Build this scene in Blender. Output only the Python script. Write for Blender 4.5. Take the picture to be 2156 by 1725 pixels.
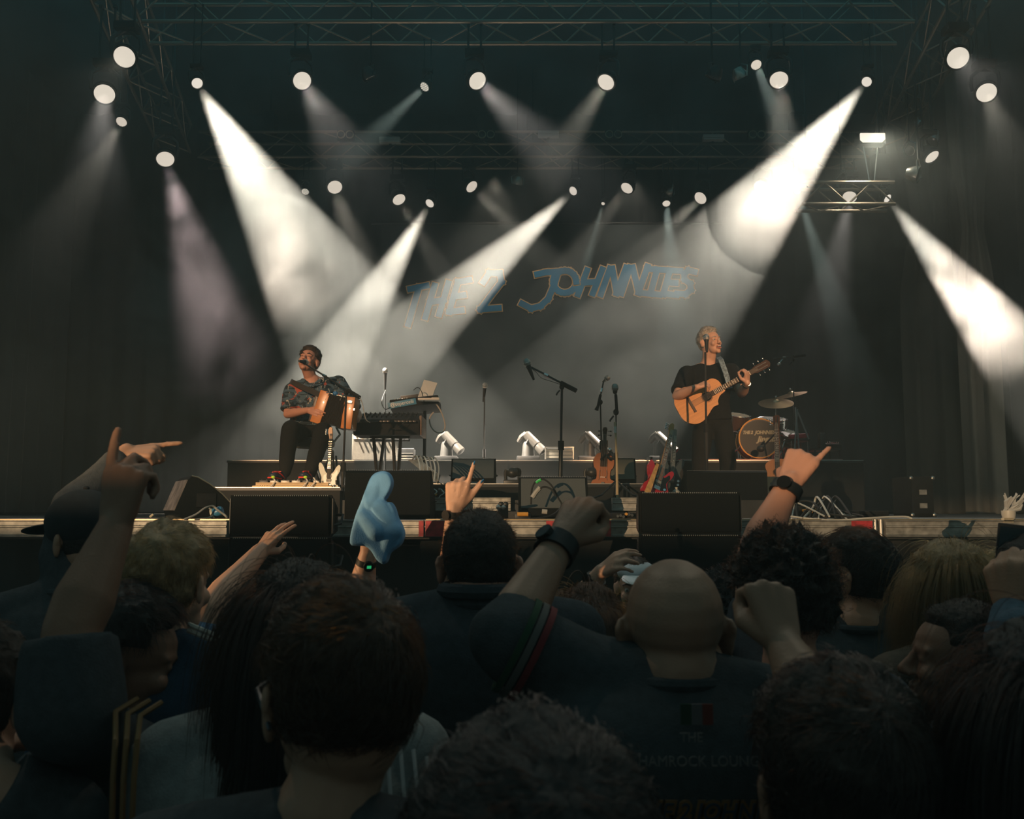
import bpy, bmesh, math, random
import numpy as np
from mathutils import Vector, Matrix, Quaternion, noise
for _o in list(bpy.data.objects): bpy.data.objects.remove(_o)
R = math.radians; PI = math.pi
sc = bpy.context.scene; COL = sc.collection
random.seed(7)
# ---------------------------------------------------------------- camera, world, exposure
F = 2000.0; CX, CY = 1078.0, 862.5; CAMZ = 1.85; PITCH = math.atan(213/F)
cd = bpy.data.cameras.new('camera'); cam = bpy.data.objects.new('camera', cd); COL.objects.link(cam)
cd.sensor_fit = 'HORIZONTAL'; cd.sensor_width = 36; cd.lens = F/2156*36
cam.location = (0, 0, CAMZ); cam.rotation_euler = (PI/2+PITCH, 0, 0)
cd.dof.use_dof = True; cd.dof.focus_distance = 9.0; cd.dof.aperture_fstop = 9.0
cd.clip_start = .05; cd.clip_end = 200
sc.camera = cam
sc.view_settings.view_transform = 'Standard'; sc.view_settings.look = 'None'
sc.view_settings.exposure = 0; sc.view_settings.gamma = 1; sc.view_settings.use_curve_mapping = False
cy = sc.cycles
cy.use_denoising = True; cy.max_bounces = 5; cy.diffuse_bounces = 2; cy.glossy_bounces = 2
cy.transmission_bounces = 2; cy.transparent_max_bounces = 8; cy.volume_bounces = 0
cy.caustics_reflective = False; cy.caustics_refractive = False
cy.sample_clamp_indirect = 2; cy.use_light_tree = True; cy.volume_step_rate = 3; cy.volume_max_steps = 48
cy.use_adaptive_sampling = True; cy.adaptive_threshold = 0.02
w = bpy.data.worlds.new('world'); sc.world = w; w.use_nodes = True
WORLD = w.node_tree.nodes['Background']
WORLD.inputs[0].default_value = (.55, .95, .92, 1); WORLD.inputs[1].default_value = .085

def P(px, py, d):
    """world point seen at photo pixel (px, py), d metres in front of the camera"""
    r, u = (px-CX)/F, (CY-py)/F
    c, s = math.cos(PITCH), math.sin(PITCH)
    t = d/(c-u*s)
    return Vector((r*t, d, CAMZ+(s+u*c)*t))
def Zs(px, z, py=None, d=None):
    """point at pixel column px, depth d, height z"""
    q = P(px, py or 1000, d); return Vector((q.x, d, z))
def scr(ang, th):
    """direction whose picture direction is ang degrees from straight down (+ = towards the right), th degrees away from pointing at the camera"""
    a, t = R(ang), R(th)
    return Vector((math.sin(a)*math.sin(t), -math.cos(t), -math.cos(a)*math.sin(t))).normalized()

# ---------------------------------------------------------------- materials
MATS = {}
def nodes(m): return m.node_tree.nodes, m.node_tree.links
def mat(name, col=(.5,.5,.5), rough=.5, metal=0, spec=.5, noise_s=0, noise_a=.25, bump=0, bump_s=40, coat=0, sheen=0, stretch=None, sss=0):
    if name in MATS: return MATS[name]
    m = bpy.data.materials.new(name); m.use_nodes = True; MATS[name] = m
    n, l = nodes(m); b = n['Principled BSDF']
    b.inputs['Base Color'].default_value = (*col, 1); b.inputs['Roughness'].default_value = rough
    b.inputs['Metallic'].default_value = metal; b.inputs['Specular IOR Level'].default_value = spec
    if coat: b.inputs['Coat Weight'].default_value = coat
    if sheen: b.inputs['Sheen Weight'].default_value = sheen; b.inputs['Sheen Roughness'].default_value = .4
    if sss:
        b.inputs['Subsurface Weight'].default_value = sss; b.inputs['Subsurface Radius'].default_value = (.02, .006, .003)
    if noise_s or bump:
        tc = n.new('ShaderNodeTexCoord'); mp = n.new('ShaderNodeMapping'); l.new(tc.outputs['Object'], mp.inputs[0])
        if stretch: mp.inputs['Scale'].default_value = stretch
    if noise_s:
        t = n.new('ShaderNodeTexNoise'); t.inputs['Scale'].default_value = noise_s; t.inputs['Detail'].default_value = 5
        l.new(mp.outputs[0], t.inputs['Vector'])
        r = n.new('ShaderNodeMapRange'); r.inputs['From Min'].default_value = .3; r.inputs['From Max'].default_value = .7
        r.inputs['To Min'].default_value = 1-noise_a; r.inputs['To Max'].default_value = 1+noise_a
        l.new(t.outputs[0], r.inputs[0])
        h = n.new('ShaderNodeVectorMath'); h.operation = 'SCALE'; h.inputs[0].default_value = col
        l.new(r.outputs[0], h.inputs['Scale']); l.new(h.outputs[0], b.inputs['Base Color'])
    if bump:
        t = n.new('ShaderNodeTexNoise'); t.inputs['Scale'].default_value = bump_s; t.inputs['Detail'].default_value = 4
        l.new(mp.outputs[0], t.inputs['Vector'])
        bp = n.new('ShaderNodeBump'); bp.inputs['Strength'].default_value = 1; bp.inputs['Distance'].default_value = bump
        l.new(t.outputs[0], bp.inputs['Height']); l.new(bp.outputs[0], b.inputs['Normal'])
    return m
def emis(name, col, s, clear=0):
    if name in MATS: return MATS[name]
    m = bpy.data.materials.new(name); m.use_nodes = True; MATS[name] = m
    n, l = nodes(m); n.remove(n['Principled BSDF']); e = n.new('ShaderNodeEmission')
    e.inputs[0].default_value = (*col, 1); e.inputs[1].default_value = s
    l.new(e.outputs[0], n['Material Output'].inputs['Surface'])
    try: m.cycles.emission_sampling = 'NONE'
    except Exception: pass
    return m

# ---------------------------------------------------------------- mesh builder
class MB:
    def __init__(s): s.v = []; s.f = []
    def add(s, v, f, M=None):
        b = len(s.v)
        s.v += [tuple(M @ Vector(q)) for q in v] if M is not None else [tuple(q) for q in v]
        s.f += [tuple(b+i for i in q) for q in f]; return s
    def box(s, c, size, M=None, bev=0):
        cx, cy_, cz = c; x, y, z = [k/2 for k in size]
        if bev:
            bm = bmesh.new(); bmesh.ops.create_cube(bm, size=1, matrix=Matrix.Translation(c) @ Matrix.Diagonal((*size, 1)))
            bmesh.ops.bevel(bm, geom=list(bm.edges), offset=bev, segments=2, profile=.6, affect='EDGES')
            v = [q.co.copy() for q in bm.verts]; f = [[q.index for q in k.verts] for k in bm.faces]; bm.free()
            return s.add(v, f, M)
        v = [(cx+a*x, cy_+b*y, cz+d*z) for a in (-1, 1) for b in (-1, 1) for d in (-1, 1)]
        return s.add(v, [(0,1,3,2),(4,6,7,5),(0,4,5,1),(2,3,7,6),(0,2,6,4),(1,5,7,3)], M)
    def tube(s, pts, r, n=8, cap=True, close=False):
        pts = [Vector(p) for p in pts]; k = len(pts)
        rr = r if isinstance(r, (list, tuple)) else [r]*k
        v = []; f = []; up = None
        for i, p in enumerate(pts):
            if close: t = pts[(i+1) % k]-pts[i-1]
            else: t = pts[min(i+1, k-1)]-pts[max(i-1, 0)]
            t.normalize() if t.length > 1e-9 else None
            if up is None:
                up = Vector((0,0,1)) if abs(t.z) < .9 else Vector((1,0,0))
            a = t.cross(up)
            if a.length < 1e-6: a = t.orthogonal()
            a.normalize(); b = t.cross(a).normalized(); up = -b if False else up
            up = a.cross(t).normalized()
            for j in range(n):
                q = 2*PI*j/n; v.append(p+(a*math.cos(q)+up*math.sin(q))*rr[i])
        for i in range(k if close else k-1):
            for j in range(n):
                a0, a1 = i*n+j, i*n+(j+1) % n; b0, b1 = ((i+1) % k)*n+j, ((i+1) % k)*n+(j+1) % n
                f.append((a0, a1, b1, b0))
        if cap and not close: f.append(tuple(range(n))[::-1]); f.append(tuple((k-1)*n+j for j in range(n)))
        return s.add(v, f)
    def lathe(s, prof, M=None, n=24, closed=False):
        """prof: list of (radius, height) turned about local Z"""
        v = []; f = []; k = len(prof)
        for r, z in prof:
            for j in range(n):
                q = 2*PI*j/n; v.append((r*math.cos(q), r*math.sin(q), z))
        for i in range(k-1):
            for j in range(n): f.append((i*n+j, i*n+(j+1) % n, (i+1)*n+(j+1) % n, (i+1)*n+j))
        f.append(tuple(range(n))[::-1]); f.append(tuple((k-1)*n+j for j in range(n)))
        return s.add(v, f, M)
    def cyl(s, a, b, r, n=12, r2=None): return s.tube([a, b], [r, r if r2 is None else r2], n)
    def ell(s, c, rad, rot=None, nu=16, nv=10):
        M = Matrix.Translation(c)
        if rot is not None: M = M @ rot.to_4x4()
        v = [(0, 0, rad[2])]; f = []
        for i in range(1, nv):
            a = PI*i/nv
            for j in range(nu):
                q = 2*PI*j/nu; v.append((rad[0]*math.sin(a)*math.cos(q), rad[1]*math.sin(a)*math.sin(q), rad[2]*math.cos(a)))
        v.append((0, 0, -rad[2])); L = len(v)-1
        for j in range(nu):
            f.append((0, 1+j, 1+(j+1) % nu)); f.append((L, L-nu+(j+1) % nu, L-nu+j))
        for i in range(nv-2):
            for j in range(nu):
                a = 1+i*nu+j; b = 1+i*nu+(j+1) % nu; f.append((a, a+nu, b+nu, b))
        return s.add(v, f, M)
    def caps(s, a, b, ra, rb, n=14):
        """tapered capsule"""
        a, b = Vector(a), Vector(b); t = b-a; L = t.length
        if L < 1e-6: return s.ell(a, (ra, ra, ra))
        t.normalize(); pts = []; rr = []
        for i in range(5): q = PI/2*(1-i/4+.0); pts.append(a-t*ra*math.sin(q)); rr.append(max(ra*math.cos(q), ra*.02))
        for i in range(5): q = PI/2*(i/4); pts.append(b+t*rb*math.sin(q)); rr.append(max(rb*math.cos(q), rb*.02))
        return s.tube(pts, rr, n)
    def chain(s, pts, rr, n=14):
        for i in range(len(pts)-1): s.caps(pts[i], pts[i+1], rr[i], rr[i+1], n)
        return s
    def prism(s, poly, h0, h1, M=None):
        """poly in XZ plane extruded along Y from h0 to h1"""
        k = len(poly); v = [(x, h0, z) for x, z in poly]+[(x, h1, z) for x, z in poly]
        f = [tuple(range(k)), tuple(range(2*k-1, k-1, -1))]+[(i, k+i, k+(i+1) % k, (i+1) % k) for i in range(k)]
        return s.add(v, f, M)
    def mesh(s, name, m=None, smooth=True, ang=35):
        me = bpy.data.meshes.new(name); me.from_pydata(s.v, [], s.f); me.update()
        bm = bmesh.new(); bm.from_mesh(me); bmesh.ops.recalc_face_normals(bm, faces=bm.faces); bm.to_mesh(me); bm.free()
        if m: me.materials.append(m)
        if smooth: smooth_by(me, ang)
        return me
    def build(s, name, m, parent=None, loc=None, smooth=True, ang=35):
        return link(name, s.mesh(name, m, smooth, ang), parent, loc)
def smooth_by(me, ang=35):
    me.polygons.foreach_set('use_smooth', [True]*len(me.polygons))
    try: me.set_sharp_from_angle(angle=R(ang))
    except Exception: pass
def link(name, data, parent=None, loc=None):
    o = bpy.data.objects.new(name, data); COL.objects.link(o)
    if parent: o.parent = parent
    if loc is not None: o.location = loc
    return o
def tag(o, label=None, cat=None, group=None, kind=None):
    if label: o['label'] = label
    if cat: o['category'] = cat
    if group: o['group'] = group
    if kind: o['kind'] = kind
    return o
def thing(name, label, cat, loc=(0,0,0), rz=0, group=None):
    o = bpy.data.objects.new(name, None); COL.objects.link(o); o.location = loc; o.rotation_euler = (0, 0, rz); o.empty_display_size = .1
    return tag(o, label, cat, group)
def copy_tree(o, parent=None):
    c = o.copy(); COL.objects.link(c); c.parent = parent
    for ch in list(o.children): copy_tree(ch, c)
    return c
def aimq(d):
    """rotation taking local -Z to d"""
    return Vector(d).to_track_quat('-Z', 'Y')

# common materials
BLK = mat('black_metal', (.022,.024,.025), .45, .3)
BLKM = mat('black_matt', (.013,.014,.015), .8, spec=.2, noise_s=30)
PAINT = mat('textured_black_paint', (.007,.008,.0085), .7, spec=.1, bump=.002, bump_s=300)
GRILLE = mat('black_grille', (.006,.007,.0075), .7, spec=.1, bump=.003, bump_s=500)
CHROME = mat('chrome', (.75,.73,.7), .22, 1)
ALU = mat('aluminium', (.5,.48,.44), .38, .9, noise_s=12, noise_a=.2)
STEEL = mat('worn_steel', (.42,.40,.36), .5, .6, noise_s=25, noise_a=.35)
RUBBER = mat('rubber', (.02,.02,.02), .8)
# ---------------------------------------------------------------- lamps and added fill lights
def area(name, loc, aim, size, col, e):
    l = bpy.data.lights.new(name, 'AREA'); l.size = size; l.color = col; l.energy = e
    o = link(name, l, None, loc); o.rotation_euler = aimq(Vector(aim)-Vector(loc)).to_euler(); return o
def spot(name, loc, d, full, col, e, rad=.04, blend=.25, falloff=None):
    l = bpy.data.lights.new(name, 'SPOT'); l.spot_size = R(full); l.spot_blend = blend; l.color = col; l.energy = e
    l.shadow_soft_size = rad
    if falloff:
        l.use_nodes = True; n = l.node_tree.nodes; e_ = n['Emission']; fo = n.new('ShaderNodeLightFalloff')
        fo.inputs['Strength'].default_value = falloff; fo.inputs['Smooth'].default_value = .7; l.node_tree.links.new(fo.outputs['Quadratic'], e_.inputs['Strength'])
    o = link(name, l, None, loc); o.rotation_euler = aimq(d).to_euler(); return o
WARM = (1, .87, .70)
# front-of-house follow lamps on the two players, from the delay tower behind the crowd
def foh(name, loc, tgt, full, col, e):
    return spot(name, loc, Vector(tgt)-Vector(loc), full, col, e, .12, .5)
foh('front_lamp', (-7, -6, 6.5), P(715, 865, 9.4), 11, (1, .60, .32), 8000)
foh('front_lamp', (4, -8, 6.0), P(1500, 800, 9.2), 8, (1, .58, .30), 11000)

# ---------------------------------------------------------------- stage haze
def haze_mat(name, dens, col, aniso, lo=0, hi=1, scale=.5, detail=3, het=False, stretch=(1,1,1), floor=0., fade=None, zfade=None):
    m = bpy.data.materials.new(name); m.use_nodes = True; n, l = nodes(m); n.remove(n['Principled BSDF'])
    s = n.new('ShaderNodeVolumeScatter'); s.inputs['Color'].default_value = (*col, 1); s.inputs['Density'].default_value = dens
    s.inputs['Anisotropy'].default_value = aniso
    l.new(s.outputs[0], n['Material Output'].inputs['Volume'])
    if het:
        tc = n.new('ShaderNodeTexCoord'); mp = n.new('ShaderNodeMapping'); mp.inputs['Scale'].default_value = stretch
        t = n.new('ShaderNodeTexNoise'); t.inputs['Scale'].default_value = scale; t.inputs['Detail'].default_value = detail
        t.inputs['Distortion'].default_value = .7
        l.new(tc.outputs['Object'], mp.inputs[0]); l.new(mp.outputs[0], t.inputs['Vector'])
        r = n.new('ShaderNodeMapRange'); r.inputs['From Min'].default_value = lo; r.inputs['From Max'].default_value = hi
        r.inputs['To Min'].default_value = floor*dens; r.inputs['To Max'].default_value = dens
        l.new(t.outputs[0], r.inputs[0]); out = r.outputs[0]
        if zfade:
            sx = n.new('ShaderNodeSeparateXYZ'); l.new(tc.outputs['Object'], sx.inputs[0])
            ka = n.new('ShaderNodeMath'); ka.operation = 'MULTIPLY_ADD'; ka.inputs[1].default_value = .33; l.new(sx.outputs['Y'], ka.inputs[0]); l.new(sx.outputs['Z'], ka.inputs[2])
            zr = n.new('ShaderNodeMapRange'); zr.interpolation_type = 'SMOOTHSTEP'
            for k, q in zip(('From Min','From Max','To Min','To Max'), zfade): zr.inputs[k].default_value = q
            l.new(ka.outputs[0], zr.inputs[0])
            zm = n.new('ShaderNodeMath'); zm.operation = 'MULTIPLY'; l.new(out, zm.inputs[0]); l.new(zr.outputs[0], zm.inputs[1]); out = zm.outputs[0]
        if fade:   # soft ellipsoidal edge of a drifting cloud
            g = n.new('ShaderNodeTexCoord'); vs = n.new('ShaderNodeVectorMath'); vs.operation = 'SUBTRACT'; vs.inputs[1].default_value = (.5,.5,.5)
            l.new(g.outputs['Generated'], vs.inputs[0])
            ln = n.new('ShaderNodeVectorMath'); ln.operation = 'LENGTH'; l.new(vs.outputs[0], ln.inputs[0])
            fr = n.new('ShaderNodeMapRange'); fr.inputs['From Min'].default_value = .5; fr.inputs['From Max'].default_value = .1
            l.new(ln.outputs['Value'], fr.inputs[0])
            mu = n.new('ShaderNodeMath'); mu.operation = 'MULTIPLY'; l.new(out, mu.inputs[0]); l.new(fr.outputs[0], mu.inputs[1]); out = mu.outputs[0]
        l.new(out, s.inputs['Density'])
    return m
HZ = .11
hz = MB().box((0, 11.0, 5.58), (16.2, 11.8, 7.5)).build('haze', haze_mat('haze', HZ, (.87,.98,1), .35, het=True, lo=.38, hi=.64, scale=.9, detail=6, floor=.15, zfade=(4.3+3.47,6.7+3.47,.12,1)), smooth=False)
tag(hz, 'thin grey haze hanging in the air over the whole stage', 'haze', kind='stuff')

area('added_crowd_fill', (0, -4, 9), (0, 5, 1), 12, (.9,.97,.88), 13)  # unseen panel added as ambient fill on the dark crowd
area('added_haze_fill', (0, 9, 9.2), (0, 9.5, 0), 14, (.2,.86,1), 100)  # unseen panel added to give the stage haze a teal ambient

# low front-of-house wash for the stage lip and the raised hands, cut by added unseen plates to skim over the heads
LW = Vector((-7.5, -11, 3.05))
spot('house_wash', LW, Vector((0.2,5,2.9))-LW, 36, (1,.70,.40), 8500, .004, .4)
fl = thing('barn_door_lamp', 'unseen black wash lamp with added light flags, far behind the crowd', 'lamp', (LW.x, LW.y, 0))
_dir = (Vector((0,5,0))-Vector((LW.x,LW.y,0))).normalized()
MB().box((0,0,0), (3.0,.02,.8), Matrix.Translation(Vector((_dir.x,_dir.y,0))*.7+Vector((0,0,LW.z-.054-.4))) @ Matrix.Rotation(math.atan2(_dir.y,_dir.x)-PI/2,4,'Z')).build('light_flag', BLK, fl)
MB().box((0,0,0), (3.0,.02,.8), Matrix.Translation(Vector((_dir.x,_dir.y,0))*.7+Vector((0,0,LW.z+.4-.025))) @ Matrix.Rotation(math.atan2(_dir.y,_dir.x)-PI/2,4,'Z')).build('light_flag', BLK, fl)
MB().cyl((-.3*_dir.x,-.3*_dir.y,0), (-.3*_dir.x,-.3*_dir.y,LW.z), .05).box((-.35*_dir.x,-.35*_dir.y,LW.z), (.3,.3,.3)).build('lamp_stand', BLK, fl)

def cloud(px, py, d, sx, sy, sz, dens, label, seed, sc_=1.1):
    c = P(px, py, d); o = MB().ell((0,0,0), (sx,sy,sz)).build('smoke', haze_mat('smoke', dens, (.95,.95,.95), .3, het=True, lo=.40, hi=.68, scale=sc_, detail=7, floor=0, fade=True), smooth=False); o.location = c
    tag(o, label, 'smoke', kind='stuff')
cloud(455, 620, 12.3, 1.5, 1.2, 1.7, 1.8, 'billowing smoke left of the widest left beam', 1)
cloud(2080, 640, 12.8, 1.2, 1.0, 1.2, .6, 'curling smoke at the right end of the far right beam', 2)
cloud(1680, 430, 11.0, 1.1, 1.0, .9, .15, 'smoke puff where the upper right beam ends', 3)
cloud(560, 560, 10.2, 1.0, .8, .8, .10, 'smoke gathering at the foot of the widest left beam', 4)

for x in (-.3, 2.1): spot('added_banner_light', (x, 15.9, 7.6), Vector((x, 17.1, 5.7))-Vector((x,15.9,7.6)), 95, (1,.88,.70), 75, .05, .8)  # spots without fixtures, added to brighten the banner lettering
h2 = MB().box((0, 2.1, 2.6), (12, 5.8, 5.2)).build('haze', haze_mat('added_crowd_veil', .012, (.75,.97,.97), 0), smooth=False)  # thin veil added to lift the blacks over the crowd
tag(h2, 'faint haze added over the crowd to lift its dark tones', 'haze', kind='stuff')

for x in (-2.6, 2.8): spot('added_crowd_rim', (x, 4.95, 7.4), Vector((x*.2, 1.9, 1.5))-Vector((x,4.95,7.4)), 60, (1,.84,.62), 110, .1, .7)  # out-of-view spots without fixtures, added for a rim on the heads

pl = Vector((-9, 2.55, 2.45)); spot('added_arm_spot', pl, Vector((-.8, 3.32, 1.86))-pl, 6.4, (1,.62,.30), 2300, .05, .35)  # unseen narrow spot added to warm the raised arms from the left

# ---------------------------------------------------------------- the place: ground, stage decks, drapes
def W(mb, name, m, root, **k):
    """build a mesh given in world coordinates as a part of root"""
    loc = None
    if root is not None and root.parent is None and root.type == 'EMPTY': loc = -root.location
    return mb.build(name, m, root, loc, **k)
def struct(mb, name, m, **k): return tag(mb.build(name, m, **k), kind='structure')
def bx(x0, x1, y0, y1, z0, z1, bev=0): return MB().box(((x0+x1)/2, (y0+y1)/2, (z0+z1)/2), (x1-x0, y1-y0, z1-z0), bev=bev)
ZD, Z2 = 1.80, 1.92
DECK = mat('stage_ply', (.035,.036,.036), .55, noise_s=6, noise_a=.3, bump=.001, bump_s=120)
DRAPE = mat('drape', (.020,.029,.031), .95, sheen=.05, noise_s=3, noise_a=.15)
ROOF = mat('roof_skin', (.02,.022,.022), .9)
struct(bx(-9, 9, -13, 18, -.1, 0), 'floor', mat('asphalt', (.03,.031,.031), .85, noise_s=40, bump=.003, bump_s=90))
struct(bx(-8.5, 8.5, 5.06, 17.8, ZD-.1, ZD), 'floor_stage', DECK)
def drape(x0, y0, x1, y1, z0, z1, amp, wl, name, m, seed=0, kind='structure', pinch=None):
    a = Vector((x0, y0, 0)); b = Vector((x1, y1, 0)); L = (b-a).length; t = (b-a)/L; nn = Vector((-t.y, t.x, 0))
    n = int(L/wl*8); mb = MB(); rows = 12 if pinch else 6; rnd = random.Random(seed); ph = 0; prof = []
    for i in range(n+1):
        ph += 2*PI/8*rnd.uniform(.7, 1.3); prof.append(amp*(math.sin(ph)+.3*math.sin(2.3*ph)))
    for th in (0, .012):
        for j in range(rows+1):
            z = z0+(z1-z0)*j/rows
            for i in range(n+1):
                s_ = L*i/n
                if pinch: q = 1-pinch[1]*math.exp(-((z-pinch[0])/pinch[2])**2); s_ = L/2+(s_-L/2)*q
                k = a+t*s_+nn*(prof[i]*(1+.15*math.sin(j*1.3+i*.2))+th); mb.v.append((k.x, k.y, z))
    c = n+1; o2 = (rows+1)*c
    for j in range(rows):
        for i in range(n):
            q = (j*c+i, j*c+i+1, (j+1)*c+i+1, (j+1)*c+i); mb.f.append(q); mb.f.append(tuple(o2+k for k in q[::-1]))
    o = mb.build(name, m, ang=80)
    if kind: o['kind'] = kind
    return o
drape(-9, 17.5, 9, 17.5, 1.8, 10, .035, .5, 'wall_back', DRAPE, 3)
drape(-8.3, 6.5, -8.3, 17.6, 1.8, 10, .06, .5, 'wall_left', DRAPE, 4)
drape(8.3, 6.5, 8.3, 17.6, 1.8, 10, .06, .5, 'wall_right', DRAPE, 5)
struct(bx(-9, 9, 4.4, 17.9, 9.4, 9.6), 'ceiling', ROOF)
drape(-8.6, 5.2, 8.6, 5.2, 0, 1.7, .02, .3, 'trim_1', mat('stage_skirt', (.02,.022,.022), .9), 6)

def beam(x0, x1, yf, ztop, h, label, tapes=(), dark=1.0):
    t = thing('stage_edge_beam', label, 'beam', ((x0+x1)/2, yf, ztop-h))
    prof = [(0, h), (0, h*.93), (.012, h*.90), (.012, h*.70), (.004, h*.66), (.004, h*.58), (.014, h*.54), (.014, h*.16), (0, h*.1), (0, 0), (.07, 0), (.07, h)]
    mb = MB(); k = len(prof)
    for x in (x0, x1):
        for y, z in prof: mb.v.append((x, yf+y, ztop-h+z))
    mb.f = [tuple(range(k)), tuple(range(2*k-1, k-1, -1))]+[(i, (i+1) % k, k+(i+1) % k, k+i) for i in range(k)]
    W(mb, 'channel', STEEL, t, ang=20)
    for a, b in tapes: W(bx(a, b, yf-.004, yf, ztop-h*.97, ztop-h*.03), 'tape', mat('red_tape', (.45,.03,.035), .5, noise_s=30, noise_a=.4), t)
    n = int((x1-x0)/.45)
    for i in range(n):
        xx = x0+.2+i*.45; W(MB().lathe([(.006, 0), (.006, .003), (.003, .004)], Matrix.Translation((xx, yf+.013, ztop-h*.35)) @ Matrix.Rotation(PI/2, 4, 'X'), 8), 'bolt', BLK, t)
    return t
def X(px, d, py=1090): return P(px, py, d).x
H1 = .087
beam(X(-150,5), X(476,5), 5.0, ZD, H1, 'long dull metal edge beam of the stage at the far left')
beam(X(700,5), X(892,5), 5.0, ZD, H1, 'short metal edge beam between the left speaker stack and the red tape', [(X(882,5), X(892,5))])
beam(X(894,5), X(1345,5), 5.0, ZD, H1, 'bright scuffed metal edge beam in the middle, wrapped in red tape in three places', [(X(896,5),X(935,5)),(X(1150,5),X(1182,5)),(X(1232,5),X(1286,5))])
beam(X(1560,5), X(1840,5), 5.0, ZD, H1, 'bright metal edge beam right of the right speaker stack, red tape at its end', [(X(1792,5),X(1836,5))])
beam(X(1866,5), X(2320,5), 5.0, ZD, H1, 'grey metal edge beam running to the far right end of the stage')
for x in (X(1846,5), X(1858,5)): tag(MB().cyl((x,5.03,ZD-.11), (x,5.03,ZD+.004), .012, 10).build('beam_coupler', ALU), 'upright metal coupler pin between the two right edge beams' if x < X(1850,5) else 'second coupler pin, right of the first one, between the edge beams', 'coupler')
for a, b in ((-150, 476), (894, 1345), (1560, 2320)):
    tag(bx(X(a,5), X(b,5), 5.07, 5.2, ZD, ZD+.006).build('deck_edging', mat('brass_edge', (.5,.38,.22), .35, .8)),
        {-150:'thin brass coloured edging strip on the left stage lip', 894:'thin brass coloured edging strip on the middle stage lip', 1560:'thin brass coloured edging strip on the right stage lip'}[a], 'edging')
# upper deck with its own edge beam, then two risers
struct(bx(X(716,6.3), X(1640,6.3), 6.38, 10.4, ZD, Z2), 'floor_upper_deck', DECK)
beam(X(905,6.3), X(1075,6.3), 6.3, Z2+.015, .085, 'pale edge beam of the upper deck behind the raised pointing hand')
beam(X(1290,6.3), X(1342,6.3), 6.3, Z2+.015, .085, 'short piece of upper deck edge beam left of the right speaker stack')
z18 = P(1100,1018,7.6).z; z97 = P(1000,969,10.5).z
def riser(x0, x1, y0, y1, z0, z1, label, edge=ALU):
    t = thing('stage_riser', label, 'riser', ((x0+x1)/2, (y0+y1)/2, z0))
    W(bx(x0, x1, y0, y1, z0, z1-.03), 'skirt', mat('riser_skirt', (.014,.015,.015), .9), t); W(bx(x0-.01, x1+.01, y0-.01, y1, z1-.03, z1-.008), 'edge_profile', BLK, t)
    W(bx(x0, x1, y0-.012, y0+.02, z1-.008, z1), 'edge_strip', edge, t); W(bx(x0, x1, y0+.02, y1, z1-.008, z1), 'top_board', DECK, t)
    return t
riser(X(905,7.6), X(1386,7.6), 7.6, 9.0, Z2, z18, 'low black riser with a thin metal edge in the stage centre')
riser(X(476,10.5), X(1822,10.5), 10.5, 15.5, ZD, z97, 'wide black rear riser under the drum kit and floor lights')
zr = P(600,1030,9.0).z
riser(X(500,9), X(745,9), 8.25, 10.0, ZD, zr, 'small black riser under the seated player')

# ---------------------------------------------------------------- backdrop banner
def strokes_mesh(polys, wd, d, y0, y1):
    mb = MB()
    for pl in polys:
        q = [P(a, b, d) for a, b in pl]
        for i in range(len(q)-1):
            a, b = q[i], q[i+1]; t = Vector((b.x-a.x, 0, b.z-a.z)).normalized(); n_ = Vector((-t.z, 0, t.x))*wd/2
            a2, b2 = a-t*wd*.5, b+t*wd*.5
            c = [a2-n_, b2-n_, b2+n_, a2+n_]; mb.prism([(k.x, k.z) for k in c], y0-.0005*(len(mb.v)//8), y1)
    return mb
def circ(cx, cy_, rx, ry, n=22, a0=0, a1=360): return [(cx+rx*math.cos(R(a0+(a1-a0)*i/n)), cy_+ry*math.sin(R(a0+(a1-a0)*i/n))) for i in range(n+1)]
BAN = 17.1
LET = {
 'J':[[(1131,578),(1150,574),(1196,571)],[(1175,574),(1166,602),(1154,630),(1138,645),(1118,650),(1099,640)]],
 'O':[circ(1189,594,24,23)],
 'H':[[(1236,570),(1217,620)],[(1268,568),(1248,618)],[(1226,596),(1256,594)]],
 'N':[[(1284,566),(1265,620)],[(1289,566),(1298,616)],[(1298,618),(1318,564)]],
 'N ':[[(1326,564),(1308,618)],[(1332,564),(1344,614)],[(1344,617),(1363,562)]],
 'I':[[(1362,567),(1398,569)],[(1383,568),(1369,619)],[(1356,618),(1388,621)]],
 'E':[[(1410,570),(1396,620)],[(1412,570),(1432,571)],[(1405,595),(1422,596)],[(1397,619),(1424,622)]],
 'S':[[(1462,573),(1449,570),(1440,577),(1441,589),(1453,598),(1454,611),(1443,620),(1426,619)]],
 'T':[[(864,609),(898,602)],[(882,606),(860,683)]],
 'H ':[[(915,602),(896,668)],[(944,597),(925,662)],[(906,637),(934,632)]],
 'E ':[[(964,594),(946,657)],[(964,594),(988,590)],[(956,625),(976,622)],[(946,657),(972,654)]],
 '2':[[(1018,594),(1030,576),(1052,576),(1056,594),(1036,620),(1012,652),(1050,649)]],
}
ban = thing('backdrop_banner', 'huge dark banner behind the stage lettered in blue with tan outlines', 'banner', (P(1157,700,BAN).x, BAN, 2.5))
W(bx(P(800,700,BAN).x, P(1498,620,BAN).x, BAN, BAN+.02, 2.6, P(1100,470,BAN).z), 'cloth', mat('banner_cloth', (.032,.042,.044), .85, noise_s=2, noise_a=.12), ban)
W(MB().cyl((P(790,0,BAN).x, BAN+.01, P(1100,470,BAN).z), (P(1508,0,BAN).x, BAN+.01, P(1100,470,BAN).z), .03), 'top_pipe', BLK, ban)
for px in (830, 1150, 1470): W(MB().cyl((P(px,0,BAN).x, BAN+.01, P(1100,470,BAN).z), (P(px,0,BAN).x, BAN+.01, 9.39), .006, 6), 'wire', BLK, ban)
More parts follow.
